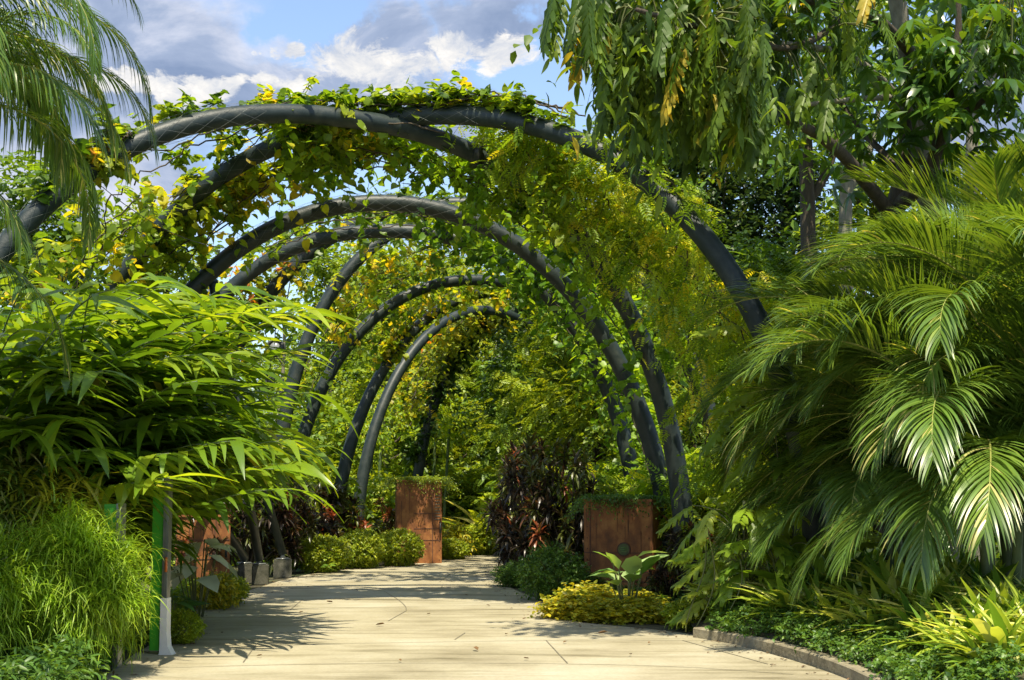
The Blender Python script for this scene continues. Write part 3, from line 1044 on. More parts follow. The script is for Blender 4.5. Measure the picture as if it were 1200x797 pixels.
pf, fy = planter('far rusty planter left of the path capped by trailing green plants', gr(488, 661) + [0, .55, 0], 1.06, .9, 1.98, .12, 'far')
mb = MB()
for i in range(9):
    mb.box((.43, fy - .004, 1.05 + i * .07), (.13, .006, .014))
mb.obj('vent_slots', M['greyboard'], pf, smooth=False)
mb = MB(); mb.tube([(.50, fy - .01, .96), (.50, fy - .06, .96), (.50, fy - .06, .72)], .022, 8)
mb.obj('latch', M['dark'], pf)

pl, fy = planter('rusty planter on the left half hidden under ginger leaves and dark red foliage', gr(232, 690) + [0, .3, 0], .92, .8, 1.32, .25, 'left')
mb = MB(); mb.tube([(.40, fy - .01, .76), (.40, fy - .05, .76), (.40, fy - .05, .56)], .022, 8)
mb.obj('latch', M['dark'], pl)

# slatted board on its post beside the left planter
bp_ = gr(263, 689)
root = thing('slatted_board', 'weathered grey slatted board tilted on a rusty post beside the left planter', 'sign board', (bp_[0], bp_[1], 0), .25)
mb = MB(); mb.box((0, 0, .78), (.13, .13, 1.56), 0, .006); mb.obj('post', M['corten'], root, smooth=False)
for i in range(6):
    mb = MB()
    mb.box((.12 + .0 * i, -.16 + i * .075, 1.56 + i * .085), (.46 - i * .02, .115, .018), 0, .003, tilt=.8)
    mb.obj('slat', M['greyboard'], root, smooth=False)


def trailing_top(c, rx, ry, z, seed, label, mat='hedge_dark', drop=.25, n=900):
    rng = np.random.default_rng(seed)
    root = thing('trailing_plant', label, 'plant', (c[0], c[1], z))
    lf, tw = MB(), MB()
    a = rng.uniform(0, 2 * PI, n)
    r_ = rng.uniform(.0, 1, n) ** .5
    ca, sa = np.cos(a), np.sin(a)
    k = 1 / np.maximum(np.abs(ca), np.abs(sa)) ** .8
    P = np.stack([ca * r_ * k * rx, sa * r_ * k * ry, rng.uniform(0, .05, n) + .05 * (1 - r_)], 1)
    D = np.stack([ca * .8, sa * .8, rng.uniform(0, .8, n)], 1)
    ed = r_ > .8
    sprays(rng, lf, P, D, .12 + ed * drop * rng.uniform(0, 1.2, n), 6, .9, OVAL, .045, .5, .25, (tw, 6), .003)
    lf.obj('foliage', M[mat], root); tw.obj('stem', M['stem'], root)


c_ = gr(737, 702) + [0, .62, 0]
trailing_top(c_, .62, .58, 1.60, 41, 'mat of tiny leaves trailing over the rim of the near right planter', drop=.34, n=1500)
c_ = gr(488, 661) + [0, .55, 0]
trailing_top(c_, .60, .54, 1.97, 42, 'mat of small leaves capping the far rusty planter', 'hedge', .40, 1500)

# ------------------------------------------------------------------ green pylon signs on the left
def pylon(px, py, ztop, label, pw, seed, rz):
    b = gr(px, py)
    root = thing('sign_pylon', label, 'sign', (b[0], b[1], 0), rz)
    mb = MB(); mb.box((-pw / 2, .0, ztop / 2 + .02), (pw, .05, ztop - .06), 0, .004); mb.obj('green_panel', M['green_panel'], root, smooth=False)
    mb = MB(); mb.box((.035, 0, ztop / 2), (.06, .12, ztop), 0, .006); mb.obj('metal_edge', M['silver'], root, smooth=False)
    return root


p1 = pylon(133, 784, 1.66, 'low green pylon sign with silver edge rising out of the lime shrub', .14, 1, -.15)
p2 = pylon(189, 768, 1.93, 'taller green pylon sign with silver edge and flared white foot', .13, 2, -.1)
mb = MB()
Vf = []
for z, x0, x1 in ((0, -.02, .15), (.03, -.002, .13), (.1, -.002, .09), (.25, -.002, .075), (.62, -.002, .072)):
    Vf += [(x0, -.065, z), (x1, -.065, z), (x1, .065, z), (x0, .065, z)]
Qf = []
for i in range(4):
    for j in range(4):
        Qf.append((i * 4 + j, i * 4 + (j + 1) % 4, (i + 1) * 4 + (j + 1) % 4, (i + 1) * 4 + j))
mb.raw(Vf, Qf + [(16, 17, 18, 19)]); mb.obj('foot', M['white'], p2, smooth=False)
mb = MB(); mb.box((.05, -.0625, .98), (.03, .004, .16)); mb.obj('orange_sticker', solid_mat('orange_mark', (.5, .14, .03), None, 3, .5), p2)

# ------------------------------------------------------------------ hanging lamps
def lamp(px, py, Y, rx, rz_, label, hang):
    c = at(px, py, Y)
    root = thing('hanging_lamp', label, 'lamp', c)
    mb = MB()
    th = np.linspace(0, 2 * PI, 25)
    ring = np.stack([rx * np.cos(th), .05 * np.sin(th), rz_ * np.sin(th)], 1)
    mb.tube(ring, .035, 8, cap=False); mb.obj('ring_housing', M['dark'], root)
    mb = MB(); mb.tube([(0, .03, 0), (0, .09, 0), (0, .16, 0)], [rx * .85, rx * .8, rx * .35], 20); mb.obj('reflector', M['glass'], root)
    mb = MB(); mb.tube([(0, 0, rz_), (0.02, 0, rz_ + hang)], .012, 6); mb.obj('cable', M['dark'], root)


lamp(322, 408, 30, .17, .17, 'round dark lamp hanging left of the steep arch', 1.1)
lamp(316, 445, 30, .08, .19, 'narrow dark lamp hanging just below the round one', .3)

# ------------------------------------------------------------------ palms
def frond_mesh(seed, Lf=3.2, n=56, ll=.85, lw=.022, pitch=60, bend=95, droop=.55, vee=.35, mat='palm', s0=.2, side_bend=.0, tmid=.4):
    rng = np.random.default_rng(seed)
    mb = MB()
    K = 24
    s = np.linspace(0, 1, K)
    ang = np.radians(pitch) - np.radians(bend) * s ** 1.35
    step = Lf / (K - 1)
    X = np.concatenate([[0], np.cumsum(np.cos(ang[:-1]) * step)])
    Z = np.concatenate([[0], np.cumsum(np.sin(ang[:-1]) * step)])
    Yy = side_bend * s ** 2
    R = np.stack([X, Yy, Z], 1)
    mb.tube(R, np.linspace(.022, .004, K), 5, tint=.93)
    tg = nrm(np.gradient(R, axis=0))
    for i in range(n):
        q = s0 + (1 - s0) * i / (n - 1)
        q = min(1, q + rng.uniform(-.004, .004))
        p = np.array([np.interp(q, s, R[:, j]) for j in range(3)])
        t = nrm(np.array([np.interp(q, s, tg[:, j]) for j in range(3)]))
        up = nrm(np.cross(t, np.cross([0, 0, 1.], t)) + 1e-6)
        sidev = nrm(np.cross(t, up))
        a = math.radians(62 - 42 * q)
        l = ll * (math.sin(PI * min(.98, .22 + .72 * q)) ** .7) * rng.uniform(.88, 1.08)
        for sg in (1, -1):
            d = nrm(t * math.cos(a) + sidev * sg * math.sin(a) * math.cos(vee) + up * math.sin(vee) + rng.normal(0, .06, 3))
            S_ = 6
            pp = [p]
            dd = d
            dr = droop * rng.uniform(.7, 1.3)
            for k in range(S_):
                dd = nrm(dd + np.array([0, 0, -1.]) * dr * (k + .6) / S_)
                pp.append(pp[-1] + dd * l / S_)
            pp = np.array(pp)
            td = nrm(np.gradient(pp, axis=0))
            wv = nrm(np.cross(td, up + rng.normal(0, .15, 3)))
            ww = lw * np.array([.5, .9, 1, .95, .75, .45, .04])[:, None]
            V = np.empty((14, 3)); V[0::2] = pp + wv * ww; V[1::2] = pp - wv * ww
            mb.raw(V, [(2 * k, 2 * k + 1, 2 * k + 3, 2 * k + 2) for k in range(S_)], None, np.clip(tmid + rng.normal(0, .14), 0, .84) if rng.random() > .03 else .97)
    return mb.mesh('frond', M[mat])


def palm(label, loc, fronds, count, trunks, seed, name='palm', sector=None, az0=0., rzs=None, scale=1., mats='cane', zs=(0, .5)):
    rng = np.random.default_rng(seed)
    root = thing(name, label, 'palm', loc)
    heads = []
    for (tx, ty, h, r_) in trunks:
        mb = MB()
        k = np.linspace(0, 1, 12)[:, None]
        P = np.array([tx * .4, ty * .4, 0]) * (1 - k) + np.array([tx, ty, h]) * k
        rr = r_ * (1 - .2 * k[:, 0]) * (1 + .08 * (np.arange(12) % 2))
        mb.tube(P, rr, 10)
        mb.obj('trunk', M[mats], root)
        heads.append(np.array([tx, ty, h]))
    for i in range(count):
        fm = fronds[i % len(fronds)]
        hd = heads[i % len(heads)]
        a = az0 + i * 2.399 + rng.uniform(-.2, .2)
        if sector and i % 5:
            a = sector[0] + sector[1] * math.sin(i * 2.399) + rng.uniform(-.25, .25)
        link('frond', fm, root, hd + [0, 0, rng.uniform(-.2, .1)], (rng.uniform(-.15, .15), rng.uniform(-.08, .08), a), scale * rng.uniform(.85, 1.12))
    return root


FR = [frond_mesh(100, 3.6, 90, 1.1, .015, 80, 100, .18, .35),
      frond_mesh(101, 3.7, 92, 1.2, .015, 66, 112, .24, .30),
      frond_mesh(102, 3.5, 90, 1.2, .015, 52, 118, .28, .25, side_bend=.3),
      frond_mesh(103, 3.3, 86, 1.15, .014, 36, 108, .32, .2, side_bend=-.3),
      frond_mesh(104, 3.3, 86, 1.1, .015, 85, 80, .15, .4, tmid=.55),
      frond_mesh(105, 3.0, 82, 1.05, .014, 18, 90, .35, .2, tmid=.35)]
palm('large green palm overhanging the right edge of the picture', (5.35, 15.7, 0), FR, 56, [(-.25, 0, 2.0, .06), (.2, .3, 2.6, .06), (.1, -.3, 1.6, .06), (.4, .1, 3.0, .06), (-.1, .2, 1.8, .05)], 5, scale=.86, sector=(3.6, 1.5))
palm('large palm left of its bigger neighbour with fronds drooping to the flower bed', (4.85, 17.8, 0), FR, 56, [(-.2, 0, 1.9, .06), (.2, .2, 2.6, .06), (.0, -.3, 1.5, .06), (.1, .1, 3.0, .06), (-.1, -.1, 1.8, .05)], 6, az0=1., scale=.82, sector=(3.5, 1.4))
palm('palm standing at the far right with arching glossy fronds', (6.3, 18., 0), FR, 34, [(-.2, 0, 2.8, .07), (.3, .2, 3.5, .07), (0, -.4, 2.0, .06)], 7, az0=2., sector=(3.6, 1.6))

FL = [frond_mesh(110, 3.2, 90, .75, .009, 50, 140, .8, .1, 'palm_light', tmid=.35),
      frond_mesh(111, 3.0, 90, .72, .009, 30, 120, .9, .1, 'palm_light', side_bend=.3, tmid=.45),
      frond_mesh(112, 3.0, 90, .75, .009, 70, 150, .8, .1, 'palm_light', side_bend=-.3, tmid=.4)]
palm('tall fine leaved palm whose hanging fronds fill the upper left corner', (-5.35, 11.9, 0), FL, 38, [(0, 0, 5.7, .11), (.1, .5, 5.2, .1)], 9, mats='bark_pale', az0=.3, scale=.88)
palm('smaller fine leaved palm at the left edge below the tall one', (-6.15, 12.4, 0), FL, 16, [(0, 0, 3.7, .09)], 10, mats='bark_pale', az0=1.3, scale=.85)

# ------------------------------------------------------------------ ginger clumps on the left
def ginger_meshes(seed, canes, H, spread, leafL, mat='ginger', toward=(1, -.3), tint=.45, bare=.3):
    rng = np.random.default_rng(seed)
    lf, tw = MB(), MB()
    for i in range(canes):
        a = rng.uniform(0, 2 * PI)
        b = np.array([math.cos(a), math.sin(a), 0]) * rng.uniform(0, .5)
        out = nrm(np.array([math.cos(a), math.sin(a), 0]) * .8 + np.array([*toward, 0]) * rng.uniform(.2, 1.2))
        h = H * rng.uniform(.55, 1.05)
        k = np.linspace(0, 1, 14)[:, None]
        P = b + np.array([0, 0, 1.]) * h * (k - .22 * k ** 3) + out * spread * rng.uniform(.6, 1.2) * k ** 2.2
        P = np.concatenate([P, P[-1:] + (P[-1] - P[-2]) * [[1, 1, .2]]])
        tw.tube(P, np.linspace(.016, .006, len(P)), 5)
        m = 36
        q = np.linspace(bare, 1, m)
        pos = np.stack([np.interp(q * 14 / 14, np.linspace(0, 1, len(P)), P[:, j]) for j in range(3)], 1)
        tg = nrm(np.stack([np.interp(q, np.linspace(0, 1, len(P)), nrm(np.gradient(P, axis=0))[:, j]) for j in range(3)], 1))
        sd = nrm(np.cross(tg, [0, 0, 1.]) + 1e-6)
        sg = np.where(np.arange(m) % 2 == 0, 1., -1.)[:, None]
        ld = nrm(tg * .75 + sd * sg * .75 + rng.normal(0, .12, (m, 3)) + np.array([*toward, 0]) * .15)
        up = nrm(np.array([0, 0, 1.]) + rng.normal(0, .22, (m, 3)))
        v = i % 4
        lf.inst((T_lance(.078, 7, .25, .3, .006), T_lance(.07, 7, .45, .25, .008), T_lance(.088, 7, .15, .4, .006), T_lance(.075, 7, .6, .2, .010))[v], pos, ld, up, leafL * rng.uniform(.55, 1.25, m) * (1 - .25 * np.abs(q - .6)), tint + rng.normal(0, .2) + rng.normal(0, .14, m))
    return lf.mesh('foliage', M[mat]), tw.mesh('cane', M['cane'])


G1 = ginger_meshes(201, 44, 4.55, 1.8, .72, bare=.2)
G2 = ginger_meshes(202, 32, 3.4, 1.5, .70, bare=.2)
G3 = ginger_meshes(203, 26, 2.3, 1.2, .64, tint=.35, bare=.15)


def ginger(label, x, y, g, rz, s_):
    r = thing('ginger_plant', label, 'ginger plant', (x, y, 0), rz, scale=s_, group='broad leaved ginger clumps on the left')
    link('foliage', g[0], r); link('cane', g[1], r)


G4 = ginger_meshes(204, 40, 3.75, 2.1, .72, bare=.42)
ginger('tallest ginger clump with long glossy leaves reaching toward the arches', -5.3, 17.6, G1, 0, 1.12)
ginger('wide ginger clump with layered leaves above the green pylon signs', -5.55, 16.9, G4, .1, 1.02)
ginger('ginger clump at the left edge behind the lime shrub', -6.1, 15.8, G1, .5, 1.1)
ginger('ginger clump leaning over the left rusty planter', -6.3, 20.2, G4, -.1, 1.1)
ginger('tall ginger clump behind the wide one, arching over the slatted board', -6.2, 18.6, G4, -.2, 1.15)
ginger('shaded low ginger clump behind the taller green pylon', -5.5, 16.9, G3, .1, .95)
ginger('tall ginger clump at far left touching the front arch leg', -6.9, 18.4, G1, .2, 1.2)
ginger('low ginger clump at the left edge, deepest in shade', -5.9, 16.0, G3, 1.2, 1.1)

# pale variegated ginger with drooping tips behind
rngv = np.random.default_rng(5)


# ------------------------------------------------------------------ generic shrubs
def shrub_meshes(seed, r, n, tm, size, mat, m=6, ln=.3, droop=.3, shell=.5, tint=.4, tj=.2, zmin=-.2, core=True, flat=.4, stems=8):
    rng = np.random.default_rng(seed)
    lf, tw = MB(), MB()
    P, D = ellipsoid_pts(rng, n, (0, 0, r[2] * .5), (r[0] * .85, r[1] * .85, r[2] * .46), shell, -1.)
    P[:, 2] = np.maximum(P[:, 2], .03)
    D = D + np.array([0, 0, .45])
    sprays(rng, lf, P, D + rng.normal(0, .35, P.shape), ln * rng.uniform(.5, 1.2, len(P)), m, droop, tm, size, tint, tj, None, flat=flat)
    for i in range(stems):
        a = rng.uniform(0, 2 * PI)
        k = np.linspace(0, 1, 6)[:, None]
        tw.tube(np.array([math.cos(a) * r[0] * .6, math.sin(a) * r[1] * .6, r[2] * .75]) * k + np.array([0, 0, .15 * r[2]]) * np.sin(k * PI), np.linspace(.018, .006, 6), 5)
    return lf.mesh('foliage', M[mat]), tw.mesh('stem', M['stem'])


def shrub(name, label, cat, loc, meshes, rz=0., s_=1., group=None):
    r = thing(name, label, cat, (loc[0], loc[1], 0), rz, group, s_)
    link('foliage', meshes[0], r); link('stem', meshes[1], r)
    return r


HB = shrub_meshes(301, (.75, .7, .66), 1700, OVAL, .045, 'hedge', 7, .08, .2, .6, .65)
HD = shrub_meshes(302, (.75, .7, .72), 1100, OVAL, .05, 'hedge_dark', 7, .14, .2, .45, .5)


def gpt(px, py):
    g_ = gr(px, py)
    return (g_[0], g_[1])


gr_h = 'rounded hedges along the left edge of the path'
shrub('round_hedge', 'clipped light green hedge mound nearest the lone concrete footing', 'hedge', np.array(gpt(374, 673)) + [0, .5], HB, 0, (.98, .9, 1.2), gr_h)
shrub('round_hedge', 'clipped light green hedge mound in the middle of the row of three', 'hedge', np.array(gpt(420, 668)) + [0, .5], HB, 1.3, (.98, .9, 1.32), gr_h)
shrub('round_hedge', 'clipped light green hedge mound nearest the far rusty planter', 'hedge', np.array(gpt(465, 665)) + [0, .5], HB, 2.5, (.95, .9, 1.28), gr_h)
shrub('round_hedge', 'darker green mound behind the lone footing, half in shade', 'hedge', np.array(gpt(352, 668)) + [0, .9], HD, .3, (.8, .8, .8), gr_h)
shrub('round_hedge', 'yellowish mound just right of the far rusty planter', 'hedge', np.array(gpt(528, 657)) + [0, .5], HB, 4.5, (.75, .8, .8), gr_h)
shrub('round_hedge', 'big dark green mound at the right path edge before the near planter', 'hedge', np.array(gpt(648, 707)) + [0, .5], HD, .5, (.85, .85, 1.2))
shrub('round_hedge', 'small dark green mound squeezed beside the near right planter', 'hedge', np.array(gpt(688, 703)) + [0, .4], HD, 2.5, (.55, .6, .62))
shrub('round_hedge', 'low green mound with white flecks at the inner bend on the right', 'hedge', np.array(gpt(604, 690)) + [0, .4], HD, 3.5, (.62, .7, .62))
shrub('round_hedge', 'bright green mound at the kerb end on the right', 'hedge', np.array(gpt(822, 742)) + [0, .45], HB, 1.5, (.66, .7, .6))
shrub('round_hedge', 'leafy mound on the left path edge beneath the pale leaves', 'hedge', np.array(gpt(255, 712)) + [0, .4], HB, 3., (.62, .7, .72))
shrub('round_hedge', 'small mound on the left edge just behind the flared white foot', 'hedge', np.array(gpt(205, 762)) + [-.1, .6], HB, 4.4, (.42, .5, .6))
shrub('round_hedge', 'round mound at the far bend of the path under the big rosette', 'hedge', np.array((-.6, 38.5)), HB, .4, (1.5, 1.2, 1.3))
shrub('round_hedge', 'second mound at the far bend, right of the rosette plant', 'hedge', np.array((.6, 39.5)), HD, 1.4, (1.6, 1.2, 1.5))

# golden low hedge before the near planter
GH = shrub_meshes(305, (.5, .42, .40), 420, OVAL, .085, 'gold', 6, .24, .3, .25, .42, .34)
for i, (px, py, s_) in enumerate(((676, 728, 1.), (706, 730, 1.05), (738, 731, 1.), (768, 731, .95), (795, 733, .85), (690, 718, 1.), (752, 720, 1.))):
    lb = ['golden leafed low plant at the left end of the row before the near planter', 'golden leafed low plant, second from the left before the near planter', 'golden leafed low plant directly under the bold leafed plant',
          'golden leafed low plant right of the bold leafed plant', 'golden leafed low plant at the right end, next to the bright mound', 'golden leafed plant tucked in the back row at the planter corner', 'golden leafed plant tucked in the back row under the green disc'][i]
    shrub('golden_shrub', lb, 'shrub', np.array(gpt(px, py)) + [0, .35], GH, i * 1.7, (s_, s_, s_ * (.75, .55, .62, .5, .6, .8, .6)[i]), 'golden low shrubs before the near planter')
shrub('golden_shrub', 'yellow leafed plant beside the pale leaves on the left', 'shrub', np.array(gpt(248, 716)) + [0, .3], GH, 2., (.6, .7, 1.1))
shrub('golden_shrub', 'yellow plant beyond the far planter at the path edge', 'shrub', np.array((-1.55, 37.0)), GH, 2., (1, 1, 1.8))

# dark red and purple cordylines
CO = []
for sd in range(3):
    rng = np.random.default_rng(400 + sd)
    lf, tw = MB(), MB()
    for i in range(32):
        a = rng.uniform(0, 2 * PI)
        top = np.array([math.cos(a) * rng.uniform(.1, .75), math.sin(a) * rng.uniform(.1, .75), rng.uniform(.45, 1.75)])
        k = np.linspace(0, 1, 6)[:, None]
        tw.tube(top * [1, 1, 1] * k ** [1.3, 1.3, 1.], np.linspace(.016, .01, 6), 5)
        m = 34
        th = np.arange(m) * 2.399
        el = np.linspace(-.5, 1.3, m)
        D = np.stack([np.cos(th) * np.cos(el), np.sin(th) * np.cos(el), np.sin(el)], 1)
        tt = rng.choice([.1, .3, .5, .7, .92], p=[.32, .25, .18, .17, .08])
        lf.inst(T_lance(.11, 4, .45, .3), top + rng.normal(0, .03, (m, 3)) - [0, 0, 1] * np.linspace(.16, 0, m)[:, None], D, np.tile([0, 0, 1.], (m, 1)) + rng.normal(0, .15, (m, 3)), rng.uniform(.18, .32, m), tt + rng.normal(0, .08, m))
    CO.append((lf, tw))
COm = [(a.mesh('foliage', M['cordyline']), b.mesh('stem', M['bark'])) for a, b in CO]
CRm = (CO[2][0].mesh('foliage', M['croton']), COm[2][1])
gc = 'dark red and purple leafed shrubs'
for i, (px, py, dy, s_, lb) in enumerate((
        (612, 680, 1.2, (1, 1, 1.2), 'dark purple shrub at the inner bend right of the path'),
        (640, 690, 1.6, (1, 1, 1.25), 'dark bronze shrub behind the big dark mound'),
        (670, 690, 1.3, (.9, .9, 1.35), 'tall bronze shrub against the left face of the near planter'),
        (650, 672, 3.0, (1.3, 1.3, 1.6), 'tallest purple shrub behind the bronze ones on the right'),
        (610, 665, 2.5, (1.2, 1, 1.6), 'purple shrub with red leaves where the far path vanishes'),
        (345, 672, 1.6, (1, 1, 1.15), 'dark purple shrub behind the lone concrete footing'),
        (318, 676, .9, (1.1, 1., 1.2), 'dark purple shrub behind the raking props'),
        (375, 664, 2.2, (1.2, 1.2, 1.0), 'brownish shrub behind the first clipped hedge mound'),
        (268, 684, 2., (1.1, 1.1, 1.3), 'dark shrub directly behind the left rusty planter'),
        (790, 716, .6, (.5, .5, .45), 'low blackish plant at the foot of the front arch'),
        (820, 712, 1.0, (.7, .7, .7), 'dark shrub in the shade behind the bright mound'))):
    shrub('cordyline_shrub', lb, 'shrub', np.array(gpt(px, py)) + [0, dy], COm[i % 3], i * 1.3, s_, gc)
for px, py, dy, s_, lb in ((370, 664, 1.0, .75, 'coral red croton between the hedge mounds and the arch foot'), (462, 660, 1.3, .85, 'cream and red croton leaning on the far planter'),
                           (408, 662, 1.8, .6, 'small red croton behind the middle hedge mound')):
    shrub('croton_shrub', lb, 'shrub', np.array(gpt(px, py)) + [0, dy], CRm, 1., s_, 'crotons with coral leaves')
# dark red tops growing in the left planter
shrub('red_foliage_plant', 'dark red leafed plants growing out of the left rusty planter', 'plant', np.array(gpt(232, 690)) + [0, .3], COm[1], 1., (.75, .75, 1.0))
bpy.data.objects[-1] if False else None

# lime weeping shrub on the left
def weeping(label, loc, r, n, mat, seed, ll=.2, w=.028, tint=.5):
    rng = np.random.default_rng(seed)
    lf, tw = MB(), MB()
    tm = T_strip(w, 4, .9)
    # arching stems
    for i in range(46):
        a = rng.uniform(0, 2 * PI)
        k = np.linspace(0, 1, 8)[:, None]
        q = rng.uniform(.4, 1)
        P = np.array([math.cos(a) * r[0] * q * .8, math.sin(a) * r[1] * q * .8, 0]) * k ** 1.6 + np.array([0, 0, r[2]]) * (k - .25 * k ** 4) * rng.uniform(.7, 1.05)
        tw.tube(P, np.linspace(.01, .004, 8), 4)
    cl = 150
    C, Dn = ellipsoid_pts(rng, cl, (0, 0, r[2] * .52), (r[0] * .9, r[1] * .9, r[2] * .45), .45, -.7)
    cl = len(C)
    j = rng.integers(0, cl, n)
    P = C[j] + rng.normal(0, .085, (n, 3))
    D = nrm(Dn[j] * .6 + rng.normal(0, .7, (n, 3)) + [0, 0, .7])
    lf.inst(tm, P, D, np.tile([0, 0, 1.], (n, 1)) + rng.normal(0, .2, (n, 3)), ll * rng.uniform(.6, 1.3, n), tint + rng.normal(0, .12, cl)[j] + rng.normal(0, .12, n))
    root = thing('weeping_shrub', label, 'shrub', (loc[0], loc[1], 0))
    lf.obj('foliage', M[mat], root); tw.obj('stem', M['stem'], root)


weeping('feathery lime green shrub covering the lower part of the pylon signs', (-4.22, 13.9), (.70, .5, 1.62), 14000, 'lime', 501)
weeping('feathery lime green shrub at the left edge of the picture', (-5.1, 13.5), (.8, .7, 1.50), 11000, 'lime', 502)
weeping('taller looser lime shrub behind, at the left edge', (-5.35, 14.9), (.8, .6, 2.35), 5200, 'palm_light', 503, .34, .045, .75)
weeping('yellow green narrow leafed shrub rising behind the feathery one', (-4.75, 14.8), (.6, .5, 2.2), 1300, 'gold', 504, .34, .05, .35)

# ------------------------------------------------------------------ ground cover (uncountable)
def cover(name, polyg, n, tm, size, mat, seed, h=.14, m=5, ln=.16, tint=.5, tj=.2, droop=.4):
    rng = np.random.default_rng(seed)
    pg = np.array([gr(*p)[:2] for p in polyg])
    lo, hi = pg.min(0), pg.max(0)
    pts = []
    while len(pts) < n:
        c = rng.uniform(lo, hi, (n, 2))
        ins = np.zeros(len(c), bool)
        for i in range(len(pg)):
            a, b = pg[i], pg[i - 1]
            cond = (a[1] > c[:, 1]) != (b[1] > c[:, 1])
            with np.errstate(divide='ignore', invalid='ignore'):
                xx = (b[0] - a[0]) * (c[:, 1] - a[1]) / (b[1] - a[1]) + a[0]
            ins ^= cond & (c[:, 0] < xx)
        pts += list(c[ins])
    P = np.array(pts[:n])
    hh = h * (.45 + .55 * np.sin(P[:, 0] * 3.1 + np.sin(P[:, 1] * 2.3) * 2) ** 2) * rng.uniform(.3, 1, n)
    if seed == 601:
        hh = hh + np.array([bed_z(*q) if q[0] > 1.9 else 0 for q in P])
    P = np.column_stack([P, hh])
    D = rng.normal(0, .7, (n, 3)) + [0, 0, .8]
    lf = MB()
    org = P.mean(0); org[2] = 0
    sprays(rng, lf, P - org, D, ln * rng.uniform(.6, 1.2, n), m, droop, tm, size, tint, tj)
    return tag(lf.obj(name, M[mat], None, org), kind='stuff', cat='ground cover')


cover('ground_cover', [(835, 752), (900, 762), (1010, 797), (1090, 850), (1200, 850), (1180, 780), (1000, 745), (900, 727), (840, 728)], 5200, OVAL, .05, 'hedge_dark', 601, .26, 6, .13, .5)
bpy.context.view_layer.update()
o_ = COL.objects[-1]; o_['label'] = 'low small leafed ground cover spilling along the right kerb'
cover('ground_cover', [(-40, 850), (60, 850), (125, 790), (160, 765), (150, 740), (60, 730), (-60, 740)], 4200, SLIM, .10, 'hedge_dark', 602, .42, 6, .2, .45)
COL.objects[-1]['label'] = 'fern like ground cover under the lime shrubs at the lower left'
cover('ground_cover', [(150, 765), (200, 742), (222, 712), (272, 698), (262, 688), (220, 690), (150, 720), (130, 740)], 1800, OVAL, .07, 'hedge', 603, .22, 6, .16, .45)
COL.objects[-1]['label'] = 'light green ground cover along the left path edge'
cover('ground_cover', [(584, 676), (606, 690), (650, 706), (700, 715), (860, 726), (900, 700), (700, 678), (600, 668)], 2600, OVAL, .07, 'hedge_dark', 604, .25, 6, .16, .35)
COL.objects[-1]['label'] = 'shaded ground cover behind the near right planter'
# ground beneath the trees
rng = np.random.default_rng(9)
n = 9000
P = np.column_stack([rng.uniform(-16, 14, n), rng.uniform(30, 60, n), rng.uniform(0, .35, n)])
dpath = np.interp(P[:, 1], [30, 36, 38, 44, 60], [-3.4, -2.0, -1, 2, 2])
keep = ~((P[:, 0] > np.interp(P[:, 1], [30, 36, 40, 42.5, 44.5], [-3.8, -2.2, -1.2, 2.2, 9])) & (P[:, 0] < np.interp(P[:, 1], [30, 36, 37.5, 39, 39.6, 39.7], [.4, 0, 1.2, 4, 9, 12])) & (P[:, 1] < 44.5))
P = P[keep]
lf = MB()
sprays(rng, lf, P, rng.normal(0, .5, P.shape) + [0, 0, .8], .4, 6, .4, OVAL, .16, .5, .2)
tag(lf.obj('undergrowth', M['tree_mid']), 'leafy undergrowth covering the ground beyond the path', 'undergrowth', kind='stuff')


# variegated strap leafed clumps (countable individuals)
def tuft(seed, n, Lf, w, mat, tint, tj, droop=.5, h=.1):
    rng = np.random.default_rng(seed)
    mb = MB()
    a = rng.uniform(0, 2 * PI, n)
    el = rng.uniform(.35, 1.35, n)
    D = np.stack([np.cos(a) * np.cos(el), np.sin(a) * np.cos(el), np.sin(el)], 1)
    P = np.stack([np.cos(a), np.sin(a), 0 * a], 1) * .05 + [0, 0, .0] + rng.uniform(0, h, n)[:, None] * [0, 0, 1]
    for dr in (0, 1, 2):
        k = np.arange(n) % 3 == dr
        mb.inst(T_lance(w, 5, droop * (.5 + .5 * dr), .3), P[k], D[k], np.tile([0, 0, 1.], (k.sum(), 1)) + rng.normal(0, .2, (k.sum(), 3)), Lf * rng.uniform(.6, 1.15, k.sum()), tint + rng.normal(0, tj, k.sum()))
    return mb


TU = [tuft(701 + i, 34, .62, .075, 'strap', .5 + .1 * i, .22).mesh('strap_leaf_plant', M['strap']) for i in range(3)]
rng = np.random.default_rng(77)
spots = []
tri = 0
while len(spots) < 190 and tri < 60000:
    tri += 1
    px = rng.uniform(830, 1235); py = rng.uniform(704, 830)
    g_ = gr(px, py)
    kx = np.interp(g_[1], kp[::-1, 1][np.argsort(kp[::-1, 1])], kp[::-1, 0][np.argsort(kp[::-1, 1])]) if False else None
    j = np.argmin(abs(kp[:, 1] - g_[1]))
    lim = kp[j, 0] + (.75 if g_[1] < 17.5 else .5)
    if g_[1] > kp[:, 1].max():
        lim = 2.6
    if g_[0] < lim or g_[0] > 6.3:
        continue
    if any((g_[0] - a) ** 2 + (g_[1] - b) ** 2 < .20 ** 2 for a, b in spots):
        continue
    spots.append((g_[0], g_[1]))
for i, (x, y) in enumerate(spots):
    z = .10 + .10 * min(1, max(0, (x - 2.6)))
    o = link('strap_leaf_plant', TU[i % 3], None, (x, y, bed_z(x, y) - .02), (0, 0, rng.uniform(0, 6.28)), rng.uniform(.75, 1.15))
    tag(o, 'cream and green strap leafed plant massed in the bed under the right palms', 'plant', 'variegated strap leafed plants in the right bed')

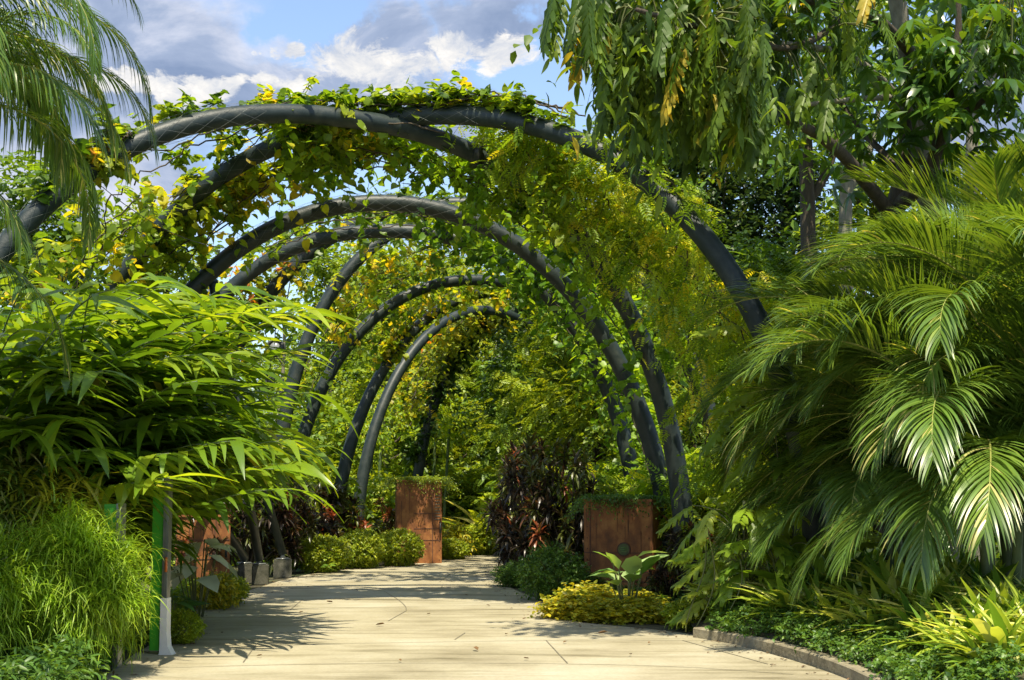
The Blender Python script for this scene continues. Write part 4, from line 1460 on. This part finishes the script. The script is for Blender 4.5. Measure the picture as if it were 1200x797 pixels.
# small-leaf broad plants
def bold_plant(name, label, loc, n, Lf, w, mat, seed, h, elev=(.1, 1.1), tm=None, cat='plant', stemm='stem', tint=.6, spread=.25, each=True):
    rng = np.random.default_rng(seed)
    root = thing(name, label, cat, loc)
    tm = tm or T_oval(w, .06, .25)
    sm = MB()
    for i in range(n):
        a = i * 2.399 + rng.uniform(-.3, .3)
        e = rng.uniform(*elev)
        top = np.array([math.cos(a) * spread * rng.uniform(.3, 1), math.sin(a) * spread * rng.uniform(.3, 1), h * rng.uniform(.5, 1)])
        k = np.linspace(0, 1, 5)[:, None]
        sm.tube(np.array([top[0] * .3, top[1] * .3, 0]) * (1 - k) + top * k, .009, 5)
        lf = MB()
        d = np.array([math.cos(a) * math.cos(e), math.sin(a) * math.cos(e), math.sin(e)])
        lf.inst(tm, top[None], d[None], np.array([[0, 0, 1.]]) + rng.normal(0, .1, (1, 3)), Lf * rng.uniform(.75, 1.15), tint + rng.normal(0, .2))
        lf.obj('leaf', M[mat], root)
    sm.obj('stem', M[stemm], root)
    return root


b = gr(735, 722)
bold_plant('bold_leafed_plant', 'plant with big pale edged oval leaves before the near planter', (b[0], b[1], 0), 18, .40, .34, 'bigleaf', 801, .85, (.1, 1.1), spread=.3, tint=.8)
b = gr(226, 726)
bold_plant('caladium', 'plant with large whitish leaves on the left path edge', (b[0], b[1] + .2, 0), 16, .42, .33, 'pale', 802, 1.15, (-.5, .15), spread=.35, tint=.8)
b = gr(188, 745)
bold_plant('caladium', 'small arrow leafed plant behind the white sign foot', (b[0], b[1] + .2, 0), 10, .36, .25, 'bigleaf', 803, .45, (-.2, .6), tint=.2)
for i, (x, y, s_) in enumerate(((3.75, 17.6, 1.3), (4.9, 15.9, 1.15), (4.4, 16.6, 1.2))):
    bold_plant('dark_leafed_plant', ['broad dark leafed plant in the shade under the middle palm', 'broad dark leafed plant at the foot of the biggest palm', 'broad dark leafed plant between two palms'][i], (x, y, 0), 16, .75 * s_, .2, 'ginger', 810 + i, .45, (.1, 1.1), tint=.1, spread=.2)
b = (-.75, 40.0)
bold_plant('birds_nest_rosette', 'large rosette of upright light green leaves beyond the far planter', (b[0], b[1], 0), 26, 1.75, .1, 'ginger', 820, .55, (.35, 1.35), tm=T_lance(.10, 7, .35, .3), tint=.85, spread=.12)
bold_plant('birds_nest_rosette', 'smaller rosette plant to the right of the large one', (.9, 40.8, 0), 20, 1.3, .1, 'ginger', 821, .5, (.2, 1.2), tm=T_lance(.10, 7, .4, .3), tint=.75, spread=.12)

# lobed climber at the foot of the creeper, right side
def lobed_plant(label, loc, n, Lf, h, mat, seed, hang=True, name='lobed_leaf_plant', spread=.6, tint=.6, toward=(-.5, -.8)):
    rng = np.random.default_rng(seed)
    root = thing(name, label, 'plant', loc)
    lf, sm = MB(), MB()
    P, D, U = [], [], []
    for i in range(n):
        a = rng.uniform(0, 2 * PI)
        z = h * rng.uniform(.15, 1)
        top = np.array([math.cos(a) * spread * rng.uniform(.3, 1), math.sin(a) * spread * rng.uniform(.3, 1), z])
        k = np.linspace(0, 1, 6)[:, None]
        sm.tube(np.array([0, 0, z * .7]) * (1 - k) + top * k + np.array([0, 0, .15]) * np.sin(k * PI), .008, 5)
        P.append(top)
        D.append([math.cos(a) + toward[0] * .6, math.sin(a) + toward[1] * .6, -.5 + rng.normal(0, .4)])
        U.append([math.cos(a) * .4 + rng.normal(0, .2) + toward[0] * .5, math.sin(a) * .4 + rng.normal(0, .2) + toward[1] * .5, 1])
    lf.inst(T_drape(7, .42, seed, .052, 42, 66, 1.6), P, D, U, Lf * rng.uniform(.65, 1.15, n), tint + rng.normal(0, .2, n))
    sm.tube([(0, 0, 0), (.03, .02, h * .5), (0, 0, h)], [.04, .03, .02], 8)
    for q in range(3):
        k = np.linspace(0, 1, 12)[:, None]
        x0 = rng.uniform(-.6, .1)
        sm.tube(np.hstack([x0 + .25 * np.sin(k * 3 + q) * k, -.45 + 0 * k, h * .75 * (1 - k) + .05]), .009, 5)
    lf.obj('foliage', M[mat], root); sm.obj('stem', M['stem'], root)


lobed_plant('lobed leaf climber with looping pale roots right of the front arch foot', (2.95, 18.2, 0), 34, .60, 1.65, 'lobed_lime', 901, spread=.75, tint=.55)
lobed_plant('tall lobed leaf plant with translucent lime leaves behind the left side of the palms', (3.75, 19.3, 0), 52, .72, 4.1, 'lobed_lime', 902, spread=.9, tint=.75)
lobed_plant('darker lobed leaf plant low between climber and strap leaves', (3.3, 17.9, 0), 26, .5, 1.2, 'lobed_lime', 903, spread=.6, tint=.2)


# ------------------------------------------------------------------ trees
def tree_meshes(seed, H, cr, base, tm, size, mat, n_cl, per, cl_r, m=6, ln=.5, droop=.35, tint=.4, tj=.2, tr=.18, bark='bark', taper_top=.5, shell=.55, lean=(0, 0)):
    rng = np.random.default_rng(seed)
    lf, tw = MB(), MB()
    k = np.linspace(0, 1, 12)[:, None]
    wob = np.cumsum(rng.normal(0, .05, (12, 3)), 0) * [1, 1, 0]
    T_ = np.array([0, 0, H * .93]) * k + np.array([*lean, 0]) * k * k + wob
    tw.tube(T_, np.linspace(tr, tr * .2, 12), 9)
    cs = []
    for i in range(n_cl):
        z = rng.uniform(base, 1.) * H
        f = (z / H - base) / max(1e-3, 1 - base)
        rr = cr * (math.sin(PI * (.18 + .80 * f)) ** .7) * (1 - taper_top * f)
        a = rng.uniform(0, 2 * PI)
        q = rng.uniform(.25, 1) ** .6
        c = np.array([math.cos(a) * rr * q, math.sin(a) * rr * q, z - cl_r * .4])
        c[:2] += np.array(lean) * (z / H) ** 2
        cs.append(c)
        if i % 2 == 0:
            zi = max(.25, z / H - .18)
            st = np.array([np.interp(zi, k[:, 0], T_[:, j]) for j in range(3)])
            kk = np.linspace(0, 1, 6)[:, None]
            tw.tube(st * (1 - kk) + c * kk + np.array([0, 0, -.1 * cr]) * np.sin(kk * PI), np.linspace(tr * .3, tr * .07, 6), 5)
    for c in cs:
        r_ = cl_r * rng.uniform(.6, 1.25)
        P, D = ellipsoid_pts(rng, per, c, (r_, r_, r_ * .62), shell)
        sprays(rng, lf, P, D + [0, 0, .25], ln * rng.uniform(.6, 1.2, len(P)), m, droop, tm, size, tint + rng.normal(0, tj * .7), tj * .6)
    return lf.mesh('crown', M[mat]), tw.mesh('trunk', M[bark])


def tree(name, label, x, y, ms, rz=0., s_=1., group='trees behind the tunnel'):
    r = thing(name, label, 'tree', (x, y, 0), rz, group, s_)
    link('crown', ms[0], r); link('trunk', ms[1], r)


TA = tree_meshes(1001, 10.5, 3.4, .12, RHOMB, .24, 'tree_mid', 64, 46, 1.05)
TB = tree_meshes(1002, 10.5, 3.2, .10, OVAL, .20, 'tree_yellow', 46, 30, .95, shell=.3)
TC = tree_meshes(1003, 13.5, 3.3, .12, RHOMB, .22, 'tree_dark', 90, 52, 1.0, taper_top=.55, tr=.25)
TD = tree_meshes(1004, 9.0, 3.0, .05, PINN_F, .42, 'tree_mid', 44, 24, 1.0, m=5, ln=.7, tint=.7)
TE = tree_meshes(1005, 10.0, 2.6, .3, OVAL, .22, 'tree_mid', 22, 20, .7, shell=.2, tr=.10, bark='bark_pale', tint=.6)


def tx(px, Y):
    return (px - 600) / F * Y


tl = [
    ('broadleaf_tree', 'leafy tree behind the fine leaved palm at the far left', 30, 34, TA, 1., .95),
    ('broadleaf_tree', 'pale yellow tree between the front arch left legs', 170, 33, TB, 2., .8),
    ('broadleaf_tree', 'thin open tree showing sky behind the left arches', 235, 38, TE, .5, .85),
    ('broadleaf_tree', 'thin open tree seen through the second bay, left of the lamps', 330, 44, TE, 2.5, 1.),
    ('broadleaf_tree', 'airy yellow tree right behind the two hanging lamps', 385, 50, TB, 3., .98),
    ('broadleaf_tree', 'green tree centred behind the steep arch', 430, 56, TA, .2, 1.1),
    ('broadleaf_tree', 'yellow green tree over the hedge mounds', 455, 47, TB, 4., .92),
    ('broadleaf_tree', 'feathery green tree straight behind the far planter', 500, 52, TD, 1., 1.15),
    ('broadleaf_tree', 'mid green tree filling the tunnel opening', 560, 56, TA, 2.2, 1.05),
    ('broadleaf_tree', 'dark tree right of the opening behind the farthest arch leg', 625, 51, TC, 1., .72),
    ('broadleaf_tree', 'green tree above the purple shrubs on the right', 668, 45, TA, 3.3, .92),
    ('broadleaf_tree', 'feathery tree behind the right arch legs', 700, 38, TD, 2.2, .92),
    ('broadleaf_tree', 'tall dark tree under the hanging lobed leaves', 765, 44, TC, 2., .97),
    ('broadleaf_tree', 'second tall dark tree, right of the first', 835, 42, TC, 3.5, .98),
    ('broadleaf_tree', 'yellow green tree right behind the creeper curtain', 800, 33, TB, 1.5, .74),
    ('broadleaf_tree', 'dark tree with its crown behind the light trunk', 930, 40, TC, 5., .86),
    ('broadleaf_tree', 'mid green tree behind the middle palm', 905, 32, TA, 5., .72),
    ('broadleaf_tree', 'yellow green tree behind the forked trunk', 1030, 34, TB, 5.5, .92),
    ('broadleaf_tree', 'open tree at the right behind the palms', 1110, 36, TE, 1.5, 1.1),
    ('broadleaf_tree', 'leafy tree at the far right edge behind everything', 1185, 34, TA, .9, .8),
]
for nm, lb, px, Y, ms, rz, s_ in tl:
    tree(nm, lb, tx(px, Y), Y, ms, rz, s_)
# far belt closing the view
belt = [(-330, 70, TA, 1.), (-150, 66, TC, .8), (40, 70, TA, 1.), (140, 64, TD, 1.), (240, 72, TA, .85), (330, 68, TD, .9), (410, 74, TA, 1.), (480, 70, TC, .8), (545, 74, TA, 1.), (610, 70, TD, 1.2), (680, 66, TC, 1.), (760, 64, TA, 1.2), (850, 60, TC, 1.), (960, 62, TA, 1.1), (1080, 60, TC, .9), (1200, 62, TA, 1.), (1350, 60, TC, 1.)]
for i, (px, Y, ms, s_) in enumerate(belt):
    tree('background_tree', 'distant green tree in the belt closing the view beyond the garden', tx(px, Y), Y, ms, i * 1.9, s_, 'distant trees closing the view')

# understory shrubs seen through the tunnel
US = shrub_meshes(1101, (1.3, 1.2, 2.2), 520, OVAL, .17, 'tree_mid', 6, .45, .4, .3, .75)
UY = shrub_meshes(1102, (1.3, 1.2, 2.0), 480, PINN_F, .30, 'feather', 5, .45, .5, .3, .6)
for i, (px, Y, ms, s_, lb) in enumerate((
        (365, 36, US, 1.1, 'green understory bush left of the twin arch feet'), (400, 42, UY, 1.1, 'feathery yellow bush behind the twin arch feet'), (440, 40, US, 1., 'green bush right of the twin arch feet'),
        (462, 46, UY, 1.3, 'feathery bush directly left of the far planter'), (530, 46, US, 1.2, 'green bush beyond the rosette plant'), (560, 47, UY, 1.3, 'feathery bush in the tunnel opening'),
        (595, 48, US, 1.3, 'green bush beside the farthest arch leg'), (310, 34, US, 1.2, 'green bush behind the raking props'), (640, 38, US, 1.3, 'green bush above the purple shrubs'),
        (700, 31, UY, 1.2, 'feathery bush behind the near planter'), (750, 28, US, 1.1, 'green bush between the right arch legs'), (830, 25, UY, 1.3, 'feathery bush below the creeper curtain'),
        (880, 24, US, 1.2, 'green bush half behind the middle palm'), (290, 40, UY, 1.6, 'tall feathery bush left behind the inner arches'), (340, 46, US, 1.8, 'tall green bush behind the hanging lamps'))):
    shrub('understory_bush', lb, 'bush', (tx(px, Y), Y), ms, i * 1.1, s_, 'bushes growing behind the arches')

# bamboo like thin poles
rng = np.random.default_rng(12)
for i, (px, Y, h, lb) in enumerate(((519, 44, 3.6, 'thin straight green pole stem right of the far planter'), (430, 41, 3.5, 'slender stem behind the twin arch feet'), (441, 43, 4., 'slender stem right of the twin arch feet'), (450, 45, 4.4, 'slender stem close to the far planter'), (505, 45, 4.4, 'slender stem behind the far planter'))):
    root = thing('bamboo_stem', lb, 'bamboo', (tx(px, Y), Y, 0), group='slender stems beyond the hedges')
    mb = MB(); k = np.linspace(0, 1, 20)[:, None]
    mb.tube(np.array([.2, 0, h]) * k, .045 * (1 + .15 * (np.arange(20) % 4 == 0)), 8); mb.obj('culm', M['cane'], root)
    mb = MB(); sprays(rng, mb, np.array([.15, 0, h]) + rng.normal(0, .3, (50, 3)), rng.normal(0, 1, (50, 3)) + [0, 0, .4], .5, 7, .5, SLIM, .2, .6); mb.obj('foliage', M['feather'], root)

# big forked tree on the right with whorled leaves and hanging lobed leaves
def limb(mb, pts, r0, r1, k=9):
    P = resample([np.array(p) for p in pts], 22)
    mb.tube(P + np.cumsum(np.random.default_rng(len(pts)).normal(0, .008, P.shape), 0), np.linspace(r0, r1, 22), k)
    return P


YT = 20.
root = thing('forked_tree', 'big forked tree at the upper right with dark limbs and whorled leaves', 'tree', (at(1050, 600, YT)[0], YT, 0))
org = np.array([at(1050, 600, YT)[0], YT, 0])
tw = MB()
fork = at(1048, 245, YT)
limb(tw, [org - org, [.05, 0, 2.5], fork - org], .26, .17)
limbs = [
    [fork, at(1062, 190, 20), at(1063, 120, 20.2), at(1068, 40, 20.5), at(1060, -60, 20.5)],
    [fork, at(1090, 210, 19.6), at(1108, 140, 19.3), at(1128, 60, 19.2), at(1130, -50, 19)],
    [fork + [0, 0, -.15], at(1010, 205, 19.2), at(975, 165, 18.4), at(930, 140, 17.4), at(850, 118, 16.2), at(780, 90, 15.6)],
    [at(1066, 60, 20.3), at(1030, 20, 19.5), at(990, 5, 18.5), at(900, -12, 17.), at(800, -25, 15.8)],
    [at(1062, 215, 20), at(1035, 180, 20.4), at(1000, 150, 21), at(960, 70, 21.5)],
    [at(1100, 150, 19.4), at(1160, 110, 18.8), at(1210, 60, 18)],
    [at(1000, 10, 18.8), at(940, 60, 17.6), at(880, 50, 16.5), at(740, 10, 15)],
]
LP = []
for i, l in enumerate(limbs):
    q = limb(tw, [np.array(p) - org for p in l], [.13, .12, .11, .08, .06, .06, .05][i], .025)
    LP.append(q + org)
tw.obj('trunk', M['bark'], root)
rng = np.random.default_rng(21)
# whorls round the upper limbs
lf = MB()
Pw = []
for i, q in enumerate(LP):
    if i in (0, 1, 4, 5, 3):
        for p in q[6:]:
            for r_ in range({0: 5, 1: 6, 3: 6, 4: 5, 5: 8}[i]):
                if p[2] > 6.9 or r_ < 2: Pw.append(p + rng.normal(0, 1, 3) * [.75, .7, .6])
Pw = np.array(Pw)
n = len(Pw)
lf.inst(WHORL, Pw - org, rng.normal(0, 1, (n, 3)) * [1, 1, .3], np.tile([0, -.15, 1.], (n, 1)) + rng.normal(0, .35, (n, 3)), rng.uniform(.28, .46, n), .4 + rng.normal(0, .22, n))
lf.obj('crown', M['whorl'], root)

# hanging lobed leaves carried by a tree leaning in over the path
root = thing('lobed_leaf_tree', 'tree with long drooping lobed leaves hanging over the path from above', 'tree', (6.6, 21.5, 0))
org = np.array([6.6, 21.5, 0])
tw = MB()
limb(tw, [[0, 0, 0], [-.1, 0, 3.5], [-.5, -.6, 7.2], [-1.2, -1.5, 9.5]], .2, .12)
hl = []
for pts, r0 in (([(5.4, 20, 9.5), at(1000, -60, 18), at(860, -30, 16.5), at(700, -20, 15.2)], .08), ([(6.1, 20.9, 7.2), at(1010, 60, 19), at(900, 45, 17.6), at(800, 45, 16.4), at(720, 40, 15.8)], .07),
                ([(6.1, 20.9, 7.0), at(1060, 110, 19.5), at(950, 120, 18), at(880, 130, 17.2)], .06), ([(5.4, 20, 9.5), at(1180, -20, 18.5), at(1195, -30, 17)], .06)):
    q = limb(tw, [np.array(p) - org for p in pts], r0, .02)
    hl.append(q + org)
tw.obj('trunk', M['bark_pale'], root)
lf = MB()
# (px, py) of leaf attachment, depth range: leaves hang down from here
P, D, U, S_ = [], [], [], []
def hang(x0, x1, y0, y1, n, Y0, Y1, s0, s1, out=.25):
    for i in range(n):
        px, py = rng.uniform(x0, x1), rng.uniform(y0, y1)
        P.append(at(px, py, rng.uniform(Y0, Y1)))
        a = rng.uniform(0, 2 * PI)
        D.append([math.cos(a) * out - .1, math.sin(a) * out, -1 + rng.uniform(-.1, .25)])
        U.append([math.cos(a) + rng.normal(0, .3), math.sin(a) - .7, .4])
        S_.append(rng.uniform(s0, s1))
hang(655, 720, -40, 15, 26, 14.6, 16, .55, .85)
hang(700, 900, -40, 40, 130, 14.8, 17, .6, .9)
hang(720, 900, 40, 90, 90, 15.2, 17.5, .6, .9)
hang(730, 910, 85, 128, 46, 15.8, 17.8, .6, .85)
hang(870, 980, 40, 120, 26, 16.8, 18.6, .5, .8, .4)
hang(880, 1040, -40, 40, 40, 16.5, 19, .5, .8, .6)
hang(1150, 1210, 0, 60, 14, 17, 18.5, .5, .75, .4)
P, D, U, S_ = map(np.array, (P, D, U, S_))
for q in range(5):
    k = np.arange(len(P)) % 5 == q
    lf.inst(T_drape(8 + q % 3, .22 + .02 * q, q), P[k] - org, D[k], U[k], S_[k] * 1.05, .45 + rng.normal(0, .25, k.sum()))
# hanging leafy twigs between the lobed leaves
k = rng.permutation(len(P))[:90]
sprays(rng, lf, P[k] - org + rng.normal(0, .25, (len(k), 3)), D[k] + rng.normal(0, .35, (len(k), 3)), rng.uniform(.35, 1.0, len(k)), 9, .5, T_lance(.13, 4, .4, .3), .24, .5, .2)
k = rng.permutation(len(P))[:60]
sprays(rng, lf, P[k] - org + rng.normal(0, .3, (len(k), 3)) + [0, 0, .2], rng.normal(0, 1, (len(k), 3)), .5, 7, .5, OVAL, .17, .6, .2)
lf.obj('crown', M['hanging'], root)
# short stalks tie each leaf to the nearest limb
allq = np.concatenate(hl + [LP[2], LP[3], LP[6]])
sm = MB()
for p in P:
    d_ = np.linalg.norm(allq - p, axis=1) + (allq[:, 2] < p[2]) * .6
    j = np.argmin(d_)
    k = np.linspace(0, 1, 5)[:, None]
    sm.tube(p * (1 - k) + allq[j] * k + np.array([0, 0, .12]) * np.sin(k * PI) - org, .010, 4, cap=False)
sm.obj('twigs', M['stem'], root)

# trunks of light and dark trees behind
for px, Y, r_, lean_, mt, lb in ((990, 30, .20, .1, 'bark_pale', 'light grey bare trunk left of the forked tree'), (955, 31, .24, -.1, 'bark', 'dark straight trunk left of the light one'),
                           (1138, 23, .14, .15, 'bark_pale', 'light grey forked trunk right of the big forked tree'), (1098, 26, .13, .2, 'bark', 'thin dark trunk behind the forked tree')):
    x = tx(px, Y)
    root = thing('slim_tree', lb, 'tree', (x, Y, 0), group='bare trunks at the right')
    mb = MB(); limb(mb, [(0, 0, 0), (.1 * lean_, 0, 4), (lean_, 0, 8), (lean_ * 1.5, 0, 10.5)], r_, r_ * .6)
    limb(mb, [(lean_, 0, 8), (lean_ + .6, .1, 9), (lean_ + 1.0, .2, 10.6)], r_ * .5, r_ * .2)
    mb.obj('trunk', M[mt], root)
    mb = MB()
    C = rng.normal(0, 1, (160, 3)) * [1.5, 1.2, .8] + [lean_, 0, 10.2]
    sprays(rng, mb, C, rng.normal(0, 1, (160, 3)) + [0, 0, .2], .6, 7, .5, OVAL, .24, .4); mb.obj('crown', M['tree_mid'], root)

# ------------------------------------------------------------------ fallen leaves on the path
for i, (px, py) in enumerate(((700, 745), (560, 765), (390, 708), (440, 735), (260, 745), (620, 775), (500, 722), (680, 738), (230, 758), (360, 690), (760, 757), (575, 712), (592, 746), (660, 756), (322, 684), (326, 683), (612, 728), (420, 694), (518, 690), (350, 720), (548, 700), (740, 770), (300, 772), (470, 778))):
    g_ = gr(px, py)
    mb = MB(); mb.inst(T_oval(.22, .16, -.1), np.array([[0, 0, .0]]), np.array([[math.cos(i * 2.), math.sin(i * 2.), .05]]), np.array([[0, 0, 1.]]), .13 if i < 4 else .07, .5)
    tag(mb.obj('fallen_leaf', M['brownleaf'], None, (g_[0], g_[1], .03)), 'curled brown fallen leaf lying on the pale path', 'leaf', 'fallen leaves on the path')
